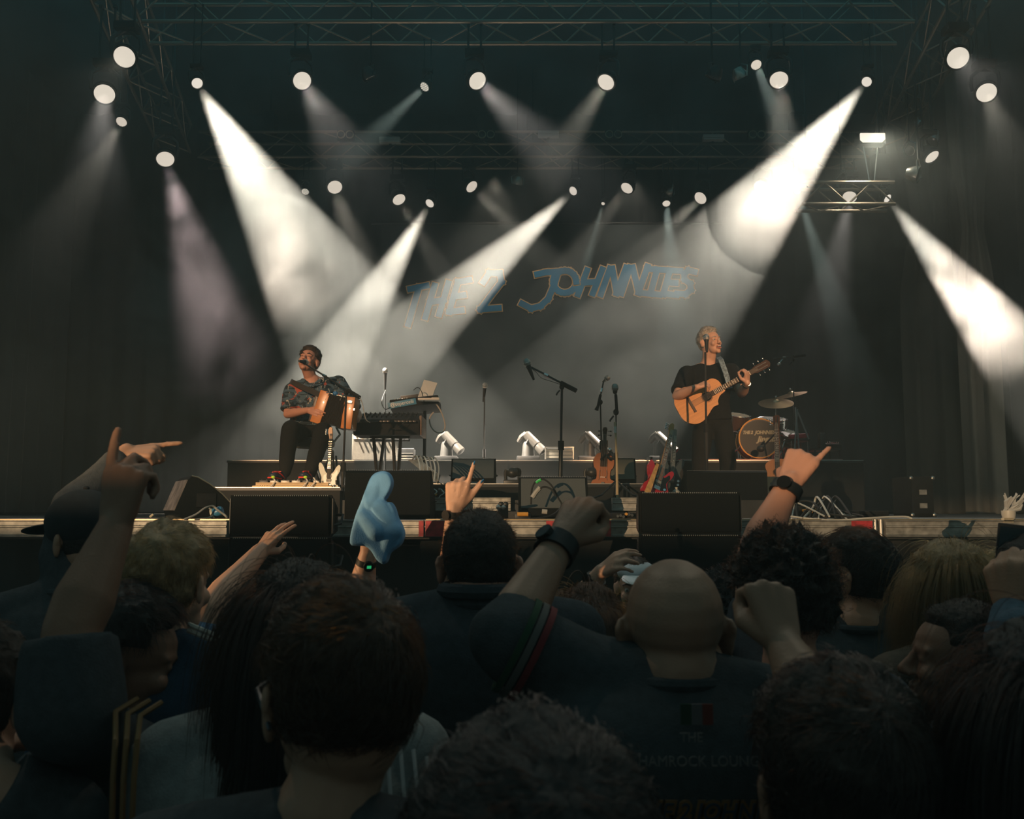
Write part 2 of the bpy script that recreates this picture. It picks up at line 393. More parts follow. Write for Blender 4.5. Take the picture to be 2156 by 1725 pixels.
LB = mat('letter_blue', (.05,.24,.42), .7, noise_s=3, noise_a=.2); LT = mat('letter_outline', (.80,.48,.22), .7)
for k, pl in LET.items():
    o = W(strokes_mesh(pl, .150, BAN, BAN-.012, BAN), 'letter', LT, ban, smooth=False); o['label'] = 'tan outlined blue capital '+k.strip()+' on the banner'
    W(strokes_mesh(pl, .112, BAN, BAN-.02, BAN-.012), 'letter_face', LB, o, smooth=False)

# side curtain at the right with tied folds
cur = drape(P(1890,600,15.6).x, 15.6, P(2090,600,14.9).x, 14.9, ZD, 9.3, .09, .40, 'side_curtain', mat('curtain_velvet', (.07,.066,.055), .8, sheen=.2), 11, kind=None, pinch=(6.9, .35, .9))
tag(cur, 'tall grey side curtain hanging in deep folds, pinched near the top', 'curtain')
cur2 = drape(P(2015,600,14.3).x, 14.4, P(2085,600,14.3).x, 14.1, ZD, 9.3, .07, .26, 'side_curtain', mat('curtain_lit', (.15,.135,.11), .8, sheen=.2), 12, kind=None, pinch=(6.3, .5, .8))  # paler than the tall curtain: warm light put into its colour
tag(cur2, 'narrower curtain in front of the tall one, knotted at half height', 'curtain')
# ---------------------------------------------------------------- trusses
TR = mat('truss_tube', (.34,.28,.22), .4, .8, noise_s=8, noise_a=.3)
UNIT = MB().cyl((0,0,0), (0,0,1), 1, 8).mesh('unit_tube', TR)
def strut(root, name, a, b, r):
    a, b = Vector(a), Vector(b); o = link(name, UNIT, root)
    o.location = a-(root.location if root.type == 'EMPTY' else Vector()); o.rotation_mode = 'QUATERNION'
    o.rotation_quaternion = (b-a).to_track_quat('Z', 'Y'); o.scale = (r, r, (b-a).length); return o
def truss(p0, p1, wd, ht, label, step=.5, hoists=(), name='lighting_truss'):
    p0, p1 = Vector(p0), Vector(p1); L = (p1-p0).length; t = (p1-p0)/L; s_ = Vector((-t.y, t.x, 0))*wd
    root = thing(name, label, 'truss', tuple((p0+p1)/2)); up = Vector((0,0,ht))
    c = [p0, p0+s_, p0+up, p0+s_+up]
    for q in c: strut(root, 'chord', q, q+t*L, .025)
    n = int(L/step)
    for i in range(n):
        a, b = t*L*i/n, t*L*(i+1)/n
        if i % 2: a, b = b, a
        strut(root, 'brace', c[0]+a, c[2]+b, .011); strut(root, 'brace', c[0]+a, c[1]+b, .011)
        strut(root, 'brace', c[1]+a, c[3]+b, .011)
        if i % 2 == 0: strut(root, 'brace', c[2]+a, c[3]+b, .011)
    for h in hoists:
        q = c[2]+t*L*h+s_/2
        W(MB().cyl(q-Vector((0,0,.02)), (q.x,q.y,9.385), .012, 6), 'hoist_chain', BLK, root)
        W(MB().box(q+Vector((0,0,.25)), (.2,.2,.36), bev=.03), 'hoist_motor', BLKM, root)
    return root
truss((-4.45,10.6,7.56), (4.72,10.6,7.56), .53, .5, 'long front lighting truss across the top of the stage', hoists=(.1,.37,.63,.9))
truss((-5.2,15.2,7.68), (5.9,15.2,7.68), .53, .43, 'rear lighting truss behind the front one, with ring lamps on it', hoists=(.1,.5,.9))
truss((-4.55,9.2,7.56), (-5.6,14.6,7.56), -.45, .45, 'side truss at the left running back from the front', hoists=(.1,.9))
truss((4.75,9.2,7.56), (5.75,14.6,7.56), -.45, .45, 'side truss at the right running back, crowded with lamps', hoists=(.1,.9))
truss((-7.5,8.6,8.3), (7.5,8.6,8.3), .45, .45, 'dark truss highest up and nearest, cut by the top edge', step=.6, hoists=(.1,.5,.9))
truss((3.9,12.4,5.95), (5.15,12.4,5.95), .3, .3, 'short low truss bar under the rectangular flood lamp', step=.3, hoists=(.1,.9))
# ---------------------------------------------------------------- hanging lamps
GLOW = emis('lit_lens', (.84,.77,.64), 1.0)
GLOWH = emis('lit_lens_hot', (.90,.84,.72), 1.0)
DIMG = emis('dim_lens', (.36,.37,.31), 1.0)
BODY = mat('lamp_body', (.05,.05,.05), .38, .4)
def lamp_parts(root, d, r, kind, on, ztop=None):
    """a moving lamp: round head, lens with ring, two-armed yoke, base box and clamps; root sits at the lens centre"""
    M = aimq(d).to_matrix().to_4x4()
    L = r*1.9
    MB().lathe([(r*.2, L), (r*.55, L*.97), (r*.85, L*.72), (r*1.06, L*.45), (r*1.12, .03), (r*1.12, -.012), (r*1.0, -.012), (r*.98, .012)], M, 28).build('head', BODY, root)
    MB().lathe([(r*1.19, .05), (r*1.19, .015), (r*1.08, .015), (r*1.08, .05)], M, 28).build('trim_ring', BLK, root)
    le = MB().lathe([(r*.98, .0), (r*.9, -.008), (r*.5, -.016), (0.001, -.018)], M, 28).build('lens', on, root)
    if kind == 'led':
        for k in range(19):
            rr, a = (0, 0) if k == 0 else ((r*.42, k*PI/3) if k < 7 else (r*.78, k*PI/6))
            c = M @ Vector((rr*math.cos(a), rr*math.sin(a), -.018))
            MB().ell(c, (r*.13,)*3, nu=8, nv=6).build('led', GLOW, le)
    # yoke from the head's sides up to the base
    side = (M.to_3x3() @ Vector((1, 0, 0))); side.z = 0
    if side.length < .2: side = Vector((1, 0, 0))
    side.normalize(); c = M @ Vector((0, 0, L*.45)); top = c+Vector((0, 0, r*2.5))
    yk = MB()
    for s_ in (-1, 1):
        a = c+side*s_*r*1.25
        yk.tube([a, a+Vector((0,0,r*.9))+side*s_*r*.12, a+Vector((0,0,r*1.7)), top+side*s_*r*.55+Vector((0,0,-r*.25)), top+side*s_*r*.2], [r*.17,r*.2,r*.2,r*.22,r*.22], 6)
    yk.build('yoke', BODY, root)
    b = MB(); b.box(top+Vector((0,0,r*.25)), (r*2.1, r*1.6, r*.75), bev=r*.12); b.build('base_box', BLKM, root)
    zt = (ztop-root.location.z) if ztop else top.z+r*1.6
    for s_ in (-1, 1):
        q = top+Vector((s_*r*.7,0,0))
        MB().cyl((q.x,q.y,top.z+r*.6), (q.x,q.y,zt), r*.12, 8).box((q.x,q.y,zt-r*.1), (r*.3, r*.6, r*.35)).build('clamp', BLK, root)
LIGHTS = []
def lamp(px, py, dist, dia, ang, th, label, kind='wash', on=GLOW, group=None, beam=None, tb=None):
    """dia: lens width in photo pixels; beam = (full angle, watts, colour[, falloff])"""
    p = P(px, py, dist); r = dia/2*dist/F; d = scr(ang, th)
    t = thing({'wash':'wash_light','spot':'moving_head','led':'led_light'}[kind], label, 'stage light', p, 0, group)
    lamp_parts(t, d if tb is None else scr(ang, tb), r, kind, on, (9.39 if dist in (13, 12.4, 13.3) else 7.56) if dist < 14 else 7.68)
    if beam:
        o = spot('lamp_beam', p+d*.05, d, beam[0], beam[2] if len(beam) > 2 else WARM, beam[1], r*.7, beam[4] if len(beam) > 4 else .3, beam[3] if len(beam) > 3 else None)
        LIGHTS.append(o)
    return t
PINK = (1,.86,.78); GRN = (.86,1,.88)
B_ = 60; D1 = 10.6; D2 = 15.2
LST = [
 # px, py, dist, dia, ang, th, label, kind, on, beam
 (262,120,9.6,46,15,40,'round lit wash light at the top left corner, above the others there','wash',GLOW,(22,5)),
 (220,198,10.2,44,22,48,'round lit wash light lower at the far left, above a small honeycomb spot','wash',GLOW,(16,60,PINK)),
 (256,256,13,23,2,50,'small honeycomb spot below the far left wash light','led',GLOW,(16,40)),
 (348,335,12.4,38,20,55,'round lit wash light hanging lowest of the left cluster','wash',GLOW,(28,120,(1,.80,.78),None,.9)),
 (636,170,D1,40,28,48,'round lit wash light above the left truss end with a pinkish smoky beam','wash',GLOW,(16,75,PINK)),
 (1005,170,D1,40,30,52,'lit wash light throwing a pink beam down to the right, near the picture centre','wash',GLOW,(17,110,PINK)),
 (1276,173,D1,38,-27,58,'lit wash light tipped left with a short soft beam above the rear truss','wash',GLOW,(15,70)),
 (895,182,D1+.4,22,-33,62,'small honeycomb spot with a thin greenish beam between two wash lights','led',DIMG,(13,70,GRN)),
 (1592,136,11.1,23,0,50,'small round spot beside the upper right wash light, the higher of the pair','led',GLOW,(12,50,GRN)),
 (1640,168,D1,40,-12,52,'large lit wash light just right of the small spot, upper right','wash',GLOW,(15,60)),
 (2017,122,9.6,46,-22,38,'big lit wash light at the top right, above the side truss','wash',GLOW,(18,20,PINK)),
 (2077,195,10.2,42,-22,45,'lit wash light at the far right edge of the rig','wash',GLOW,(14,40)),
 (705,394,D2,32,22,50,'first lit wash light from the left in the rear row','wash',GLOW,(15,70)),
 (840,420,D2,29,28,60,'lit wash light in the rear row left of the bright white beam','wash',GLOW,(13,50)),
 (993,393,D2,28,38,62,'lit wash light in the rear row with a beam leaning right, near the centre','wash',GLOW,(13,90)),
 (1320,396,D2,28,-33,62,'lit wash light in the rear row tipped left, right of the second bright beam','wash',GLOW,(13,90)),
 (1475,417,D2,29,-42,60,'lit wash light above the last letters of the backdrop name','wash',GLOW,(15,110)),
 (1602,394,D2,31,-35,52,'lit wash light in the rear row under the brightest right beam','wash',GLOW,(18,140)),
 (1789,415,D2,30,-25,54,'lit wash light in the rear row left of the far right bright beam','wash',GLOW,(14,70,PINK)),
 (1962,330,12.4,32,20,60,'lit lamp on the right side truss, tipped sideways','wash',GLOW,(12,5)),
 (1270,428,D2,8,-16,60,'tiny narrow spot in the rear row with a hair-thin beam','led',GLOW,(8,70,GRN)),
 (1403,428,D2,17,-3,58,'small spot in the rear row with a fan beam pointing straight down','led',GLOW,(13,110,GRN)),
 (1679,403,D2,15,3,60,'small flaring spot inside the right smoke plume','led',GLOW,(10,140,GRN)),
 (643,403,D2,16,0,52,'dim unlit-looking spot seen at the edge of the big left beam','led',DIMG,(12,3)),
]
for a in LST: lamp(*a[:5], 84 if a[0] == 348 else a[5], a[6], kind=a[7], on=a[8], tb=a[5], beam=(a[9][0],a[9][1]*5.5,*a[9][2:]))
BIG = [
 (415,175,D1-.4,24,31,98,'moving head throwing the widest white beam on the left','spot',GLOWH,(28,1,WARM,37000,.12)),
 (905,428,D2,20,-29.5,90,'moving head whose white beam falls on the seated player','spot',GLOWH,(20,1,WARM,25000,.12)),
 (1207,402,D2,20,-46.5,88,'moving head whose white beam crosses the backdrop lettering','spot',GLOWH,(19,1,WARM,25000,.12)),
 (1825,172,D1,22,-40,93,'moving head throwing the widest white beam on the upper right','spot',GLOWH,(25,1,WARM,25000,.12)),
 (1868,418,13.3,20,35,86,'moving head whose white beam leans right to the side curtain','spot',GLOWH,(21,1,WARM,25000,.12)),
]
for a in BIG: lamp(*a[:7], kind=a[7], on=a[8], beam=a[9], tb=52)

# ring lamps and pale strip boxes sitting on the rear truss
for i, (px, nm) in enumerate(((727,'far left'),(1024,'centre left'),(1292,'centre right'),(1594,'far right'))):
    c = P(px, 283, 15.1); t = thing('twin_blinder', 'pair of unlit ring lamps on the rear truss, the '+nm+' pair of four', 'stage light', c, 0, 'unlit ring lamp pairs on the rear truss')
    W(bx(c.x-.14, c.x+.14, c.y+.02, c.y+.12, c.z-.08, c.z+.08, .01), 'housing', BLKM, t)
    for k in (-1, 1):
        M = Matrix.Translation(c+Vector((k*.072,0,0))) @ Matrix.Rotation(PI/2, 4, 'X')
        rg = W(MB().lathe([(.066,-.02),(.066,.02),(.056,.02),(.056,-.02)], M, 24), 'ring', mat('dull_brass', (.45,.38,.26), .4, .7), t)
        W(MB().lathe([(.055,-.01),(.03,.0),(.001,.004)], M, 20), 'lamp_glass', mat('dark_glass', (.03,.03,.03), .1), rg)
for px, py, nm in ((820,293,'left'),(1155,280,'middle'),(1503,288,'right')):
    c = P(px, py, 15.05); t = thing('strip_light', 'pale unlit double strip lamp on the rear truss, the '+nm+' one', 'stage light', c, 0, 'pale strip lamps on the rear truss')
    W(bx(c.x-.17, c.x+.17, c.y, c.y+.12, c.z-.01, c.z+.045, .006), 'upper_tube', mat('pale_strip', (.5,.5,.46), .5), t)
    W(bx(c.x-.17, c.x+.17, c.y, c.y+.12, c.z-.045, c.z-.014, .006), 'lower_tube', MATS['pale_strip'], t)
    W(bx(c.x-.02, c.x+.02, c.y+.08, c.y+.16, c.z-.05, c.z+.05), 'bracket', BLK, t)
# bright rectangular flood on the side truss bar
c = P(1838, 287, 12.3)
t = thing('flood_lamp', 'glaring rectangular flood lamp above the short truss bar at right', 'stage light', c)
W(MB().prism([(c.x-.165,c.z+.045),(c.x+.165,c.z+.045),(c.x+.165,c.z-.04),(c.x+.13,c.z-.075),(c.x-.13,c.z-.075),(c.x-.165,c.z-.04)], c.y, c.y+.03), 'lit_face', emis('flood_lit', (1,.95,.78), 1.3), t)
W(bx(c.x-.185, c.x+.185, c.y+.03, c.y+.2, c.z-.09, c.z+.06, .02), 'housing', BLKM, t)
for k in (-1, 1): W(MB().tube([(c.x+k*.03,c.y+.1,6.24), (c.x+k*.1,c.y+.1,c.z-.08)], .012, 6), 'stay', CHROME, t)
spot('flood_beam', c+Vector((0,-.02,-.02)), (0,-.35,-1), 120, (1,.93,.72), 110, .1, .6)
# crowded gear on the right side truss: lamps seen from behind and the side
def par_can(px, py, d, s, ax, label, shiny=CHROME):
    c = P(px, py, d); t = thing('par_can', label, 'stage light', c); M = aimq(ax).to_matrix().to_4x4()
    MB().lathe([(s*.25,s*1.5),(s*.6,s*1.42),(s*.75,s*1.1),(s,s*.5),(s,0),(s*.93,0),(s*.9,s*.4)], M, 24).build('can', shiny, t)
    MB().lathe([(s*.9,.02),(s*.6,.005),(.001,0)], M, 20).build('lens', MATS['dark_glass'], t)
    sd = M.to_3x3() @ Vector((1,0,0)); y = MB(); zt = 9.39-c.z
    y.tube([sd*s*1.12+Vector((0,0,-s*.1)), sd*s*1.25+Vector((0,0,s*1.3)), Vector((0,0,s*2.0)), -sd*s*1.25+Vector((0,0,s*1.3)), -sd*s*1.12+Vector((0,0,-s*.1))], s*.10, 6)
    y.build('yoke', shiny, t); MB().cyl((0,0,s*1.95),(0,0,max(zt, s*2.2)), s*.12, 8).build('drop_pole', BLK, t)
GLOS = mat('polished_grey', (.45,.43,.38), .25, .8)
par_can(1935,368,12.0,.11,(.8,-.5,-.35), 'ribbed silver lamp head hanging lowest on the right side truss', GLOS)
par_can(1962,300,12.4,.09,(-.7,-.3,-.7), 'chrome lamp with a curved yoke high on the right side truss', CHROME)
par_can(1915,318,12.6,.07,(-.6,-.6,-.5), 'small chrome lamp left of the others on the right side truss', CHROME)
par_can(1938,262,12.9,.06,(.5,-.5,-.7), 'small shiny lamp above the cluster on the right side truss', CHROME)
par_can(1772,388,14.6,.10,(-1,-.3,-.1), 'ribbed silver lamp left of the rear row beam at right', GLOS)
par_can(1090,388,15.3,.09,(-.2,.5,-1), 'dark unlit lamp head beside the middle bright beam', GLOS)
par_can(1418,405,15.2,.08,(.9,-.3,-.3), 'dull lamp in the rear row near the straight down fan beam', GLOS)
par_can(1560,165,10.8,.09,(.5,.3,-1), 'unlit lamp head left of the upper right wash light', GLOS)
par_can(780,165,10.8,.09,(.5,.3,-1), 'unlit lamp head hanging between two upper left wash lights', BODY)
par_can(1500,165,10.8,.10,(-.5,.3,-1), 'unlit lamp head hanging dark near the upper right', BODY)
# ---------------------------------------------------------------- speakers and monitors
TX = mat('speaker_badge', (.4,.4,.38), .4)
def fill_stack(px0, px1, py0, side, word):
    d = 4.42; x0, x1 = X(px0, d), X(px1, d); zt = P(600, py0, d).z; h = .192
    for k in range(4):
        z1 = zt-k*(h+.004); z0 = z1-h
        t = thing('fill_speaker', ['black line speaker topping the %s stack, with a dotted grille rim', 'second black speaker from the top of the %s stack', 'third black speaker down in the %s stack', 'fourth black speaker down in the %s stack'][k] % word, 'speaker', ((x0+x1)/2, d+.2, z0), 0, 'line speakers of the %s stack' % word)
        pr = [(d+.02, z0), (d+.02, z1), (d+.30, z1-.05), (d+.34, z1-.06), (d+.34, z0+.02)]
        mb = MB(); n = len(pr)
        for x, s_ in ((x0, .0), (x1, .0)):
            for i, (y, z) in enumerate(pr): mb.v.append((x+(0.03 if x == x0 else -.03)*(y > d+.2)*1.0, y, z))
        mb.f = [tuple(range(n)), tuple(range(2*n-1, n-1, -1))]+[(i, (i+1) % n, n+(i+1) % n, n+i) for i in range(n)]
        W(mb, 'cabinet', PAINT, t, ang=20)
        W(bx(x0+.012, x1-.012, d, d+.02, z0+.01, z1-.008, .003), 'grille', GRILLE, t)
        for i in range(48): 
            pass
        rim = MB()
        for i in range(46): rim.ell((x0+.02+i*(x1-x0-.04)/45, d+.012, z1-.002), (.0028,.004,.003), nu=6, nv=4)
        tag(W(rim, 'grille_rim', mat('rim_dot', (.6,.58,.52), .35, .6), t), kind='stuff')
        for x in (x0, x1):
            s_ = -1 if x == x0 else 1
            W(bx(x-.004, x+.004, d+.02, d+.06, z0+.015, z1-.015), 'rigging_plate', BLK, t)
            for zz in (z0+.03, z1-.03): W(MB().cyl((x-.006,d+.04,zz), (x+.006,d+.04,zz), .006, 8), 'rigging_pin', CHROME, t)
        if side: W(MB().tube([(x1-.012,d+.12,z0+.05),(x1+.02,d+.14,z0+.06),(x1+.02,d+.2,z0+.1),(x1-.012,d+.22,z0+.1)], .007, 6), 'handle', BLK, t)
    t = thing('subwoofer', 'large black bass cabinet at the foot of the %s speaker stack' % word, 'speaker', ((x0+x1)/2, d+.2, 0))
    zb = zt-4*(h+.004)
    W(bx(x0-.06, x1+.06, d+.02, d+.5, .03, zb-.002, .01), 'cabinet', PAINT, t); W(bx(x0-.04, x1+.04, d, d+.02, .06, zb-.03), 'grille', GRILLE, t)
    for x in (x0, x1):
        for y in (d+.08, d+.44): W(MB().cyl((x,y,0),(x,y,.035),.02,10), 'foot', RUBBER, t)
fill_stack(482, 697, 1043, True, 'left'); fill_stack(1346, 1562, 1037, False, 'right')
def wedge(px0, px1, py0, d, zb, label, face=-1, lean=.14, depth=.42, rz=0, badge=False, gm=GRILLE):
    """floor monitor; face -1: grille towards the crowd, +1: grille towards the players"""
    x0, x1 = X(px0, d), X(px1, d); h = P((px0+px1)/2, py0, d).z-zb; w2 = (x1-x0)/2
    t = thing('monitor_wedge', label, 'monitor speaker', ((x0+x1)/2, d+depth/2, zb), rz)
    y0, y1 = (-depth/2, depth/2) if face < 0 else (depth/2, -depth/2); s_ = -face
    pr = [(y0, 0), (y0, h*.22), (y0+s_*lean, h*.97), (y0+s_*(lean+.03), h), (y0+s_*(lean+.10), h), (y1, h*.55), (y1, 0)] if face < 0 else [(y0, 0), (y0, h*.3), (y1+.12, h*.98), (y1+.06, h), (y1+.015, h*.985), (y1, h*.94), (y1, 0)]
    n = len(pr); mb = MB()
    for x in (-w2, w2): mb.v += [(x, y, z) for y, z in pr]
    mb.f = [tuple(range(n)), tuple(range(2*n-1, n-1, -1))]+[(i, (i+1) % n, n+(i+1) % n, n+i) for i in range(n)]
    mb.build('cabinet', PAINT, t, ang=25)
    a, b = (Vector((0, y0, h*.22)), Vector((0, y0+s_*lean, h*.97))) if face < 0 else (Vector((0, y0, h*.3)), Vector((0, y1+.12, h*.98)))
    nn = (b-a).cross(Vector((1,0,0))).normalized()
    if nn.z < 0: nn = -nn
    g = MB(); q = [a+(b-a)*.04, a+(b-a)*.97]
    v = [Vector((sx*(w2-.015), 0, 0))+p+nn*k for k in (0.0, .006) for sx, p in ((-1,q[0]),(1,q[0]),(1,q[1]),(-1,q[1]))]
    g.add(v, [(0,1,2,3),(7,6,5,4),(0,4,5,1),(1,5,6,2),(2,6,7,3),(3,7,4,0)]); g.build('grille', gm, t)
    rim = MB(); k = int(2*w2/.011)
    for i in range(k): rim.ell((-w2+.01+i*(2*w2-.02)/(k-1), (y0+s_*(lean+.01)) if face < 0 else y1+.02, h), (.0026,.004,.0026), nu=6, nv=4)
    tag(rim.build('grille_rim', MATS['rim_dot'], t), kind='stuff')
    for s2 in (-1, 1):
        MB().tube([(s2*w2, y0*.3+.04, h*.35), (s2*(w2+.012), y0*.3+.04, h*.37), (s2*(w2+.012), y0*.3-.06, h*.37), (s2*w2, y0*.3-.06, h*.35)], .006, 6).build('handle', BLK, t)
    if badge:
        bx(-.04, .04, y0-.004, y0, h*.08, h*.13).build('badge', TX, t)
    return t
GREYG = mat('grey_grille', (.10,.105,.10), .6, bump=.002, bump_s=400)
wedge(725, 905, 990, 5.75, ZD, 'black monitor behind the blue foam hand, its back to the crowd', 1)
wedge(1092, 1240, 1003, 5.7, ZD, 'dark monitor in the stage centre with black cable looped before it', -1, lean=.10, gm=GREYG)
wedge(1448, 1618, 991, 7.3, Z2, 'black monitor at the feet of the standing guitarist', 1)
wedge(948, 1043, 964, 8.2, z18, 'grey fronted monitor on the low riser, left of the tall boom stand', -1, lean=.12, badge=True, gm=GREYG)
wedge(1254, 1341, 964, 8.55, z18, 'tan fronted small monitor behind the hanging fiddle', -1, lean=.06, gm=mat('tan_grille', (.16,.14,.10), .7, bump=.002, bump_s=400))
# big side-on monitor at the left lip
def side_wedge():
    d = 5.45; x0 = X(372, d); t = thing('monitor_wedge', 'big monitor lying side on at the left stage lip, a pale strip along its curved back edge', 'monitor speaker', (x0, d, ZD), R(28))
    s = d/F; pr = [(0,0),(-.012,.05),(.055,.225),(.075,.248),(.11,.24),(.18,.20),(.25,.145),(.30,.09),(.31,.06),(.31,0)]
    mb = MB().prism(pr, 0, .42); mb.build('cabinet', PAINT, t, ang=25)
    g = MB(); a, b = Vector((-.012,0,.05)), Vector((.055,0,.225)); nn = Vector((-.93,0,.36))
    v = [p+Vector((0,y,0))+nn*k for k in (0,.007) for p, y in ((a,.01),(b,.01),(b,.41),(a,.41))]
    g.add(v, [(3,2,1,0),(4,5,6,7),(0,1,5,4),(1,2,6,5),(2,3,7,6),(3,0,4,7)]); g.build('grille', mat('worn_grille', (.22,.19,.18), .6, noise_s=14, noise_a=.5, bump=.002, bump_s=400), t)
    MB().tube([(.075,.0,.25),(.11,0,.243),(.18,.0,.203),(.25,.0,.148),(.305,.0,.09)], .004, 6).build('edge_rail', mat('pale_edge', (.5,.42,.3), .35, .8), t)  # paler strip along the curved back edge
    MB().box((.16,-.004,.11), (.11,.008,.08), bev=.004).build('handle_cup', BLKM, t)
side_wedge()

# ---------------------------------------------------------------- lights standing on the risers
def floor_spot(px, nm):
    d = 10.85; c = P(px, 969, d); c.z = z97; s = d/F
    t = thing('floor_spot_light', 'silver rimmed moving head bent over on the rear riser, '+nm, 'stage light', c, 0, 'moving heads on the rear riser')
    MB().box((0,0,.03), (.26,.24,.06), bev=.012).build('base', BODY, t)
    MB().lathe([(.075,.06),(.07,.10),(.062,.2),(.055,.225),(.03,.235)], None, 20).build('column', mat('grey_shell', (.04,.04,.038), .45, .2), t)
    ap = Vector((-.02, -.02, .31)); e = Vector((.175,-.10,.105)); q = (e-ap).to_track_quat('Z','Y').to_matrix().to_4x4(); L = (e-ap).length
    M = Matrix.Translation(ap) @ q
    h = MB().lathe([(.03,-.02),(.05,0),(.052,L*.6),(.044,L*.62),(.05,L*.68),(.055,L*.98),(.046,L)], M, 20).build('head', mat('silver_shell', (.05,.047,.042), .4, .3), t)
    MB().lathe([(.045,L*.99),(.03,L*1.01),(.001,L*1.015)], M, 18).build('lens', MATS['dark_glass'], h)
    MB().tube([ap+Vector((0,0,.01)), Vector((-.07,.0,.275)), Vector((-.105,.02,.225))], [.036,.04,.03], 10).build('tail', MATS['silver_shell'], t)
    for s_ in (-1, 1): MB().tube([(s_*.02,s_*.06,.2),(s_*.02+.03,s_*.07,.26),(.04,s_*.055,.27)], .014, 6).build('arm', BODY, t)
for px, nm in ((940,'the leftmost of the row'), (1112,'left of the slatted rack'), (1241,'right of the slatted rack'), (1388,'behind the red bass guitar')): floor_spot(px, nm)
def mini_head(px, d, z, nm):
    c = P(px, 1017, d); c.z = z; t = thing('compact_moving_head', 'small pale moving head crouched on the low riser, '+nm, 'stage light', c)
    MB().box((0,0,.02), (.15,.14,.04), bev=.01).build('base', BODY, t)
    for s_ in (-1, 1): MB().tube([(s_*.055,0,.035),(s_*.06,0,.10),(s_*.05,0,.125)], .014, 8).build('arm', MATS['silver_shell'], t)
    MB().ell((0,-.01,.10), (.055,.05,.042)).build('head', MATS['silver_shell'], t)
    M = Matrix.Translation((.03,-.03,.105)) @ aimq((1,-.6,.1)).to_matrix().to_4x4()
    MB().lathe([(.036,.02),(.036,-.03),(.028,-.035),(.001,-.03)], M, 16).build('lens', MATS['dark_glass'], t)
mini_head(1079, 8.0, z18, 'left of the centre'); mini_head(1247, 7.9, z18, 'left of the hanging fiddle')
# slatted rack
c = P(1177, 969, 10.75); c.z = z97; t = thing('slatted_rack', 'small equipment rack with pale slats between two moving heads', 'rack', c)
w_ = .155
for k in (-1, 1): MB().box((k*w_, 0, .075), (.012,.2,.15)).build('side_post', ALU, t)
MB().box((0,0,.153), (.33,.2,.01)).build('top_rail', ALU, t)
for k in range(3): MB().box((0,-.09,.045+k*.037), (.29,.012,.028)).build('slat', mat('pale_slat', (.34,.31,.25), .5), t)
MB().box((0,0,.01), (.33,.2,.02)).build('base', BLK, t)

# ---------------------------------------------------------------- microphone stands
MESHM = mat('mic_mesh', (.5,.48,.44), .35, .9, bump=.002, bump_s=800)
def mic(p, ax, label, col=BLK, s=1.0, long=.13):
    t = thing('microphone', label, 'microphone', p); M = Vector(ax).to_track_quat('Z','Y').to_matrix().to_4x4()
    MB().lathe([(.010,-long*s),(.012,-long*s*.9),(.017*s,-.04*s),(.020*s,-.02*s)], M, 16).build('handle', col, t)
    MB().lathe([(.020*s,-.02*s),(.0255*s,-.012*s),(.027*s,.006*s),(.024*s,.022*s),(.014*s,.033*s),(.001,.035*s)], M, 18).build('grille_ball', MESHM, t)
    MB().lathe([(.0275*s,-.002),(.028*s,.0),(.0275*s,.004)], M, 18).build('ring', CHROME, t)
    return t
def stand(base, top, label, boom=None, round_base=False, r=.010, clutch=True, mid=None, name='microphone_stand'):
    """base, top world points; boom: (tail, tip)"""
    base, top = Vector(base), Vector(top)
    t = thing(name, label, 'mic stand', base); zm = base.z+(top.z-base.z)*(mid or .55); m = base+(top-base)*(mid or .55)
    W(MB().cyl(base+Vector((0,0,.05)), m, r*1.35, 10), 'lower_pole', BLK, t); W(MB().cyl(m, top, r*.8, 10), 'upper_pole', BLK, t)
    W(MB().cyl(m-Vector((0,0,.05)), m+Vector((0,0,.03)), r*1.9, 12), 'height_clutch', BLKM, t)
    if round_base: W(MB().lathe([(.13,0),(.13,.012),(.12,.02),(.02,.03),(.015,.06)], Matrix.Translation(base), 28), 'base', BLKM, t)
    else:
        for k in range(3):
            a = R(90+120*k); W(MB().tube([base+Vector((0,0,.16)), base+Vector((.14*math.cos(a),.14*math.sin(a),.05)), base+Vector((.28*math.cos(a),.28*math.sin(a),.008))], .008, 6), 'leg', BLK, t)
    if boom:
        a, b = Vector(boom[0]), Vector(boom[1]); 
        W(MB().cyl(a, b, r*.7, 8), 'boom', BLK, t); u = (b-a).normalized()
        W(MB().cyl(a, a+u*.16, r*1.5, 10), 'counterweight', BLKM, t)
        W(MB().cyl(a+u*(b-a).length*.62, a+u*((b-a).length*.62+.04), r*1.2, 10), 'boom_clutch', CHROME, t)
        W(MB().ell(top, (.022,.022,.026)), 'swivel', BLKM, t)
        W(MB().tube([top+Vector((-.02,0,-.03)), top+Vector((-.045,-.01,-.06)), top+Vector((-.05,-.01,-.075))], .007, 6), 'wing_knob', BLK, t)
    return t
def cable(pts, r, label, m=None, name='cable'):
    # smooth a control path
    pts = [Vector(p) for p in pts]; out = []
    for i in range(len(pts)-1):
        p0, p1, p2, p3 = pts[max(i-1,0)], pts[i], pts[i+1], pts[min(i+2,len(pts)-1)]
        for k in range(6):
            t = k/6; out.append(.5*((2*p1)+(p2-p0)*t+(2*p0-5*p1+4*p2-p3)*t*t+(3*p1-p0-3*p2+p3)*t*t*t))
    out.append(pts[-1]); o = MB().tube(out, r, 6).build(name, m or RUBBER)
    if label: tag(o, label, 'cable')
    return o
GCAB = mat('grey_cable', (.60,.58,.52), .5); WCAB = mat('pale_cable', (.38,.35,.3), .5)
def B0(px, d, z, py=1000): q = P(px, py, d); return Vector((q.x, d, z))
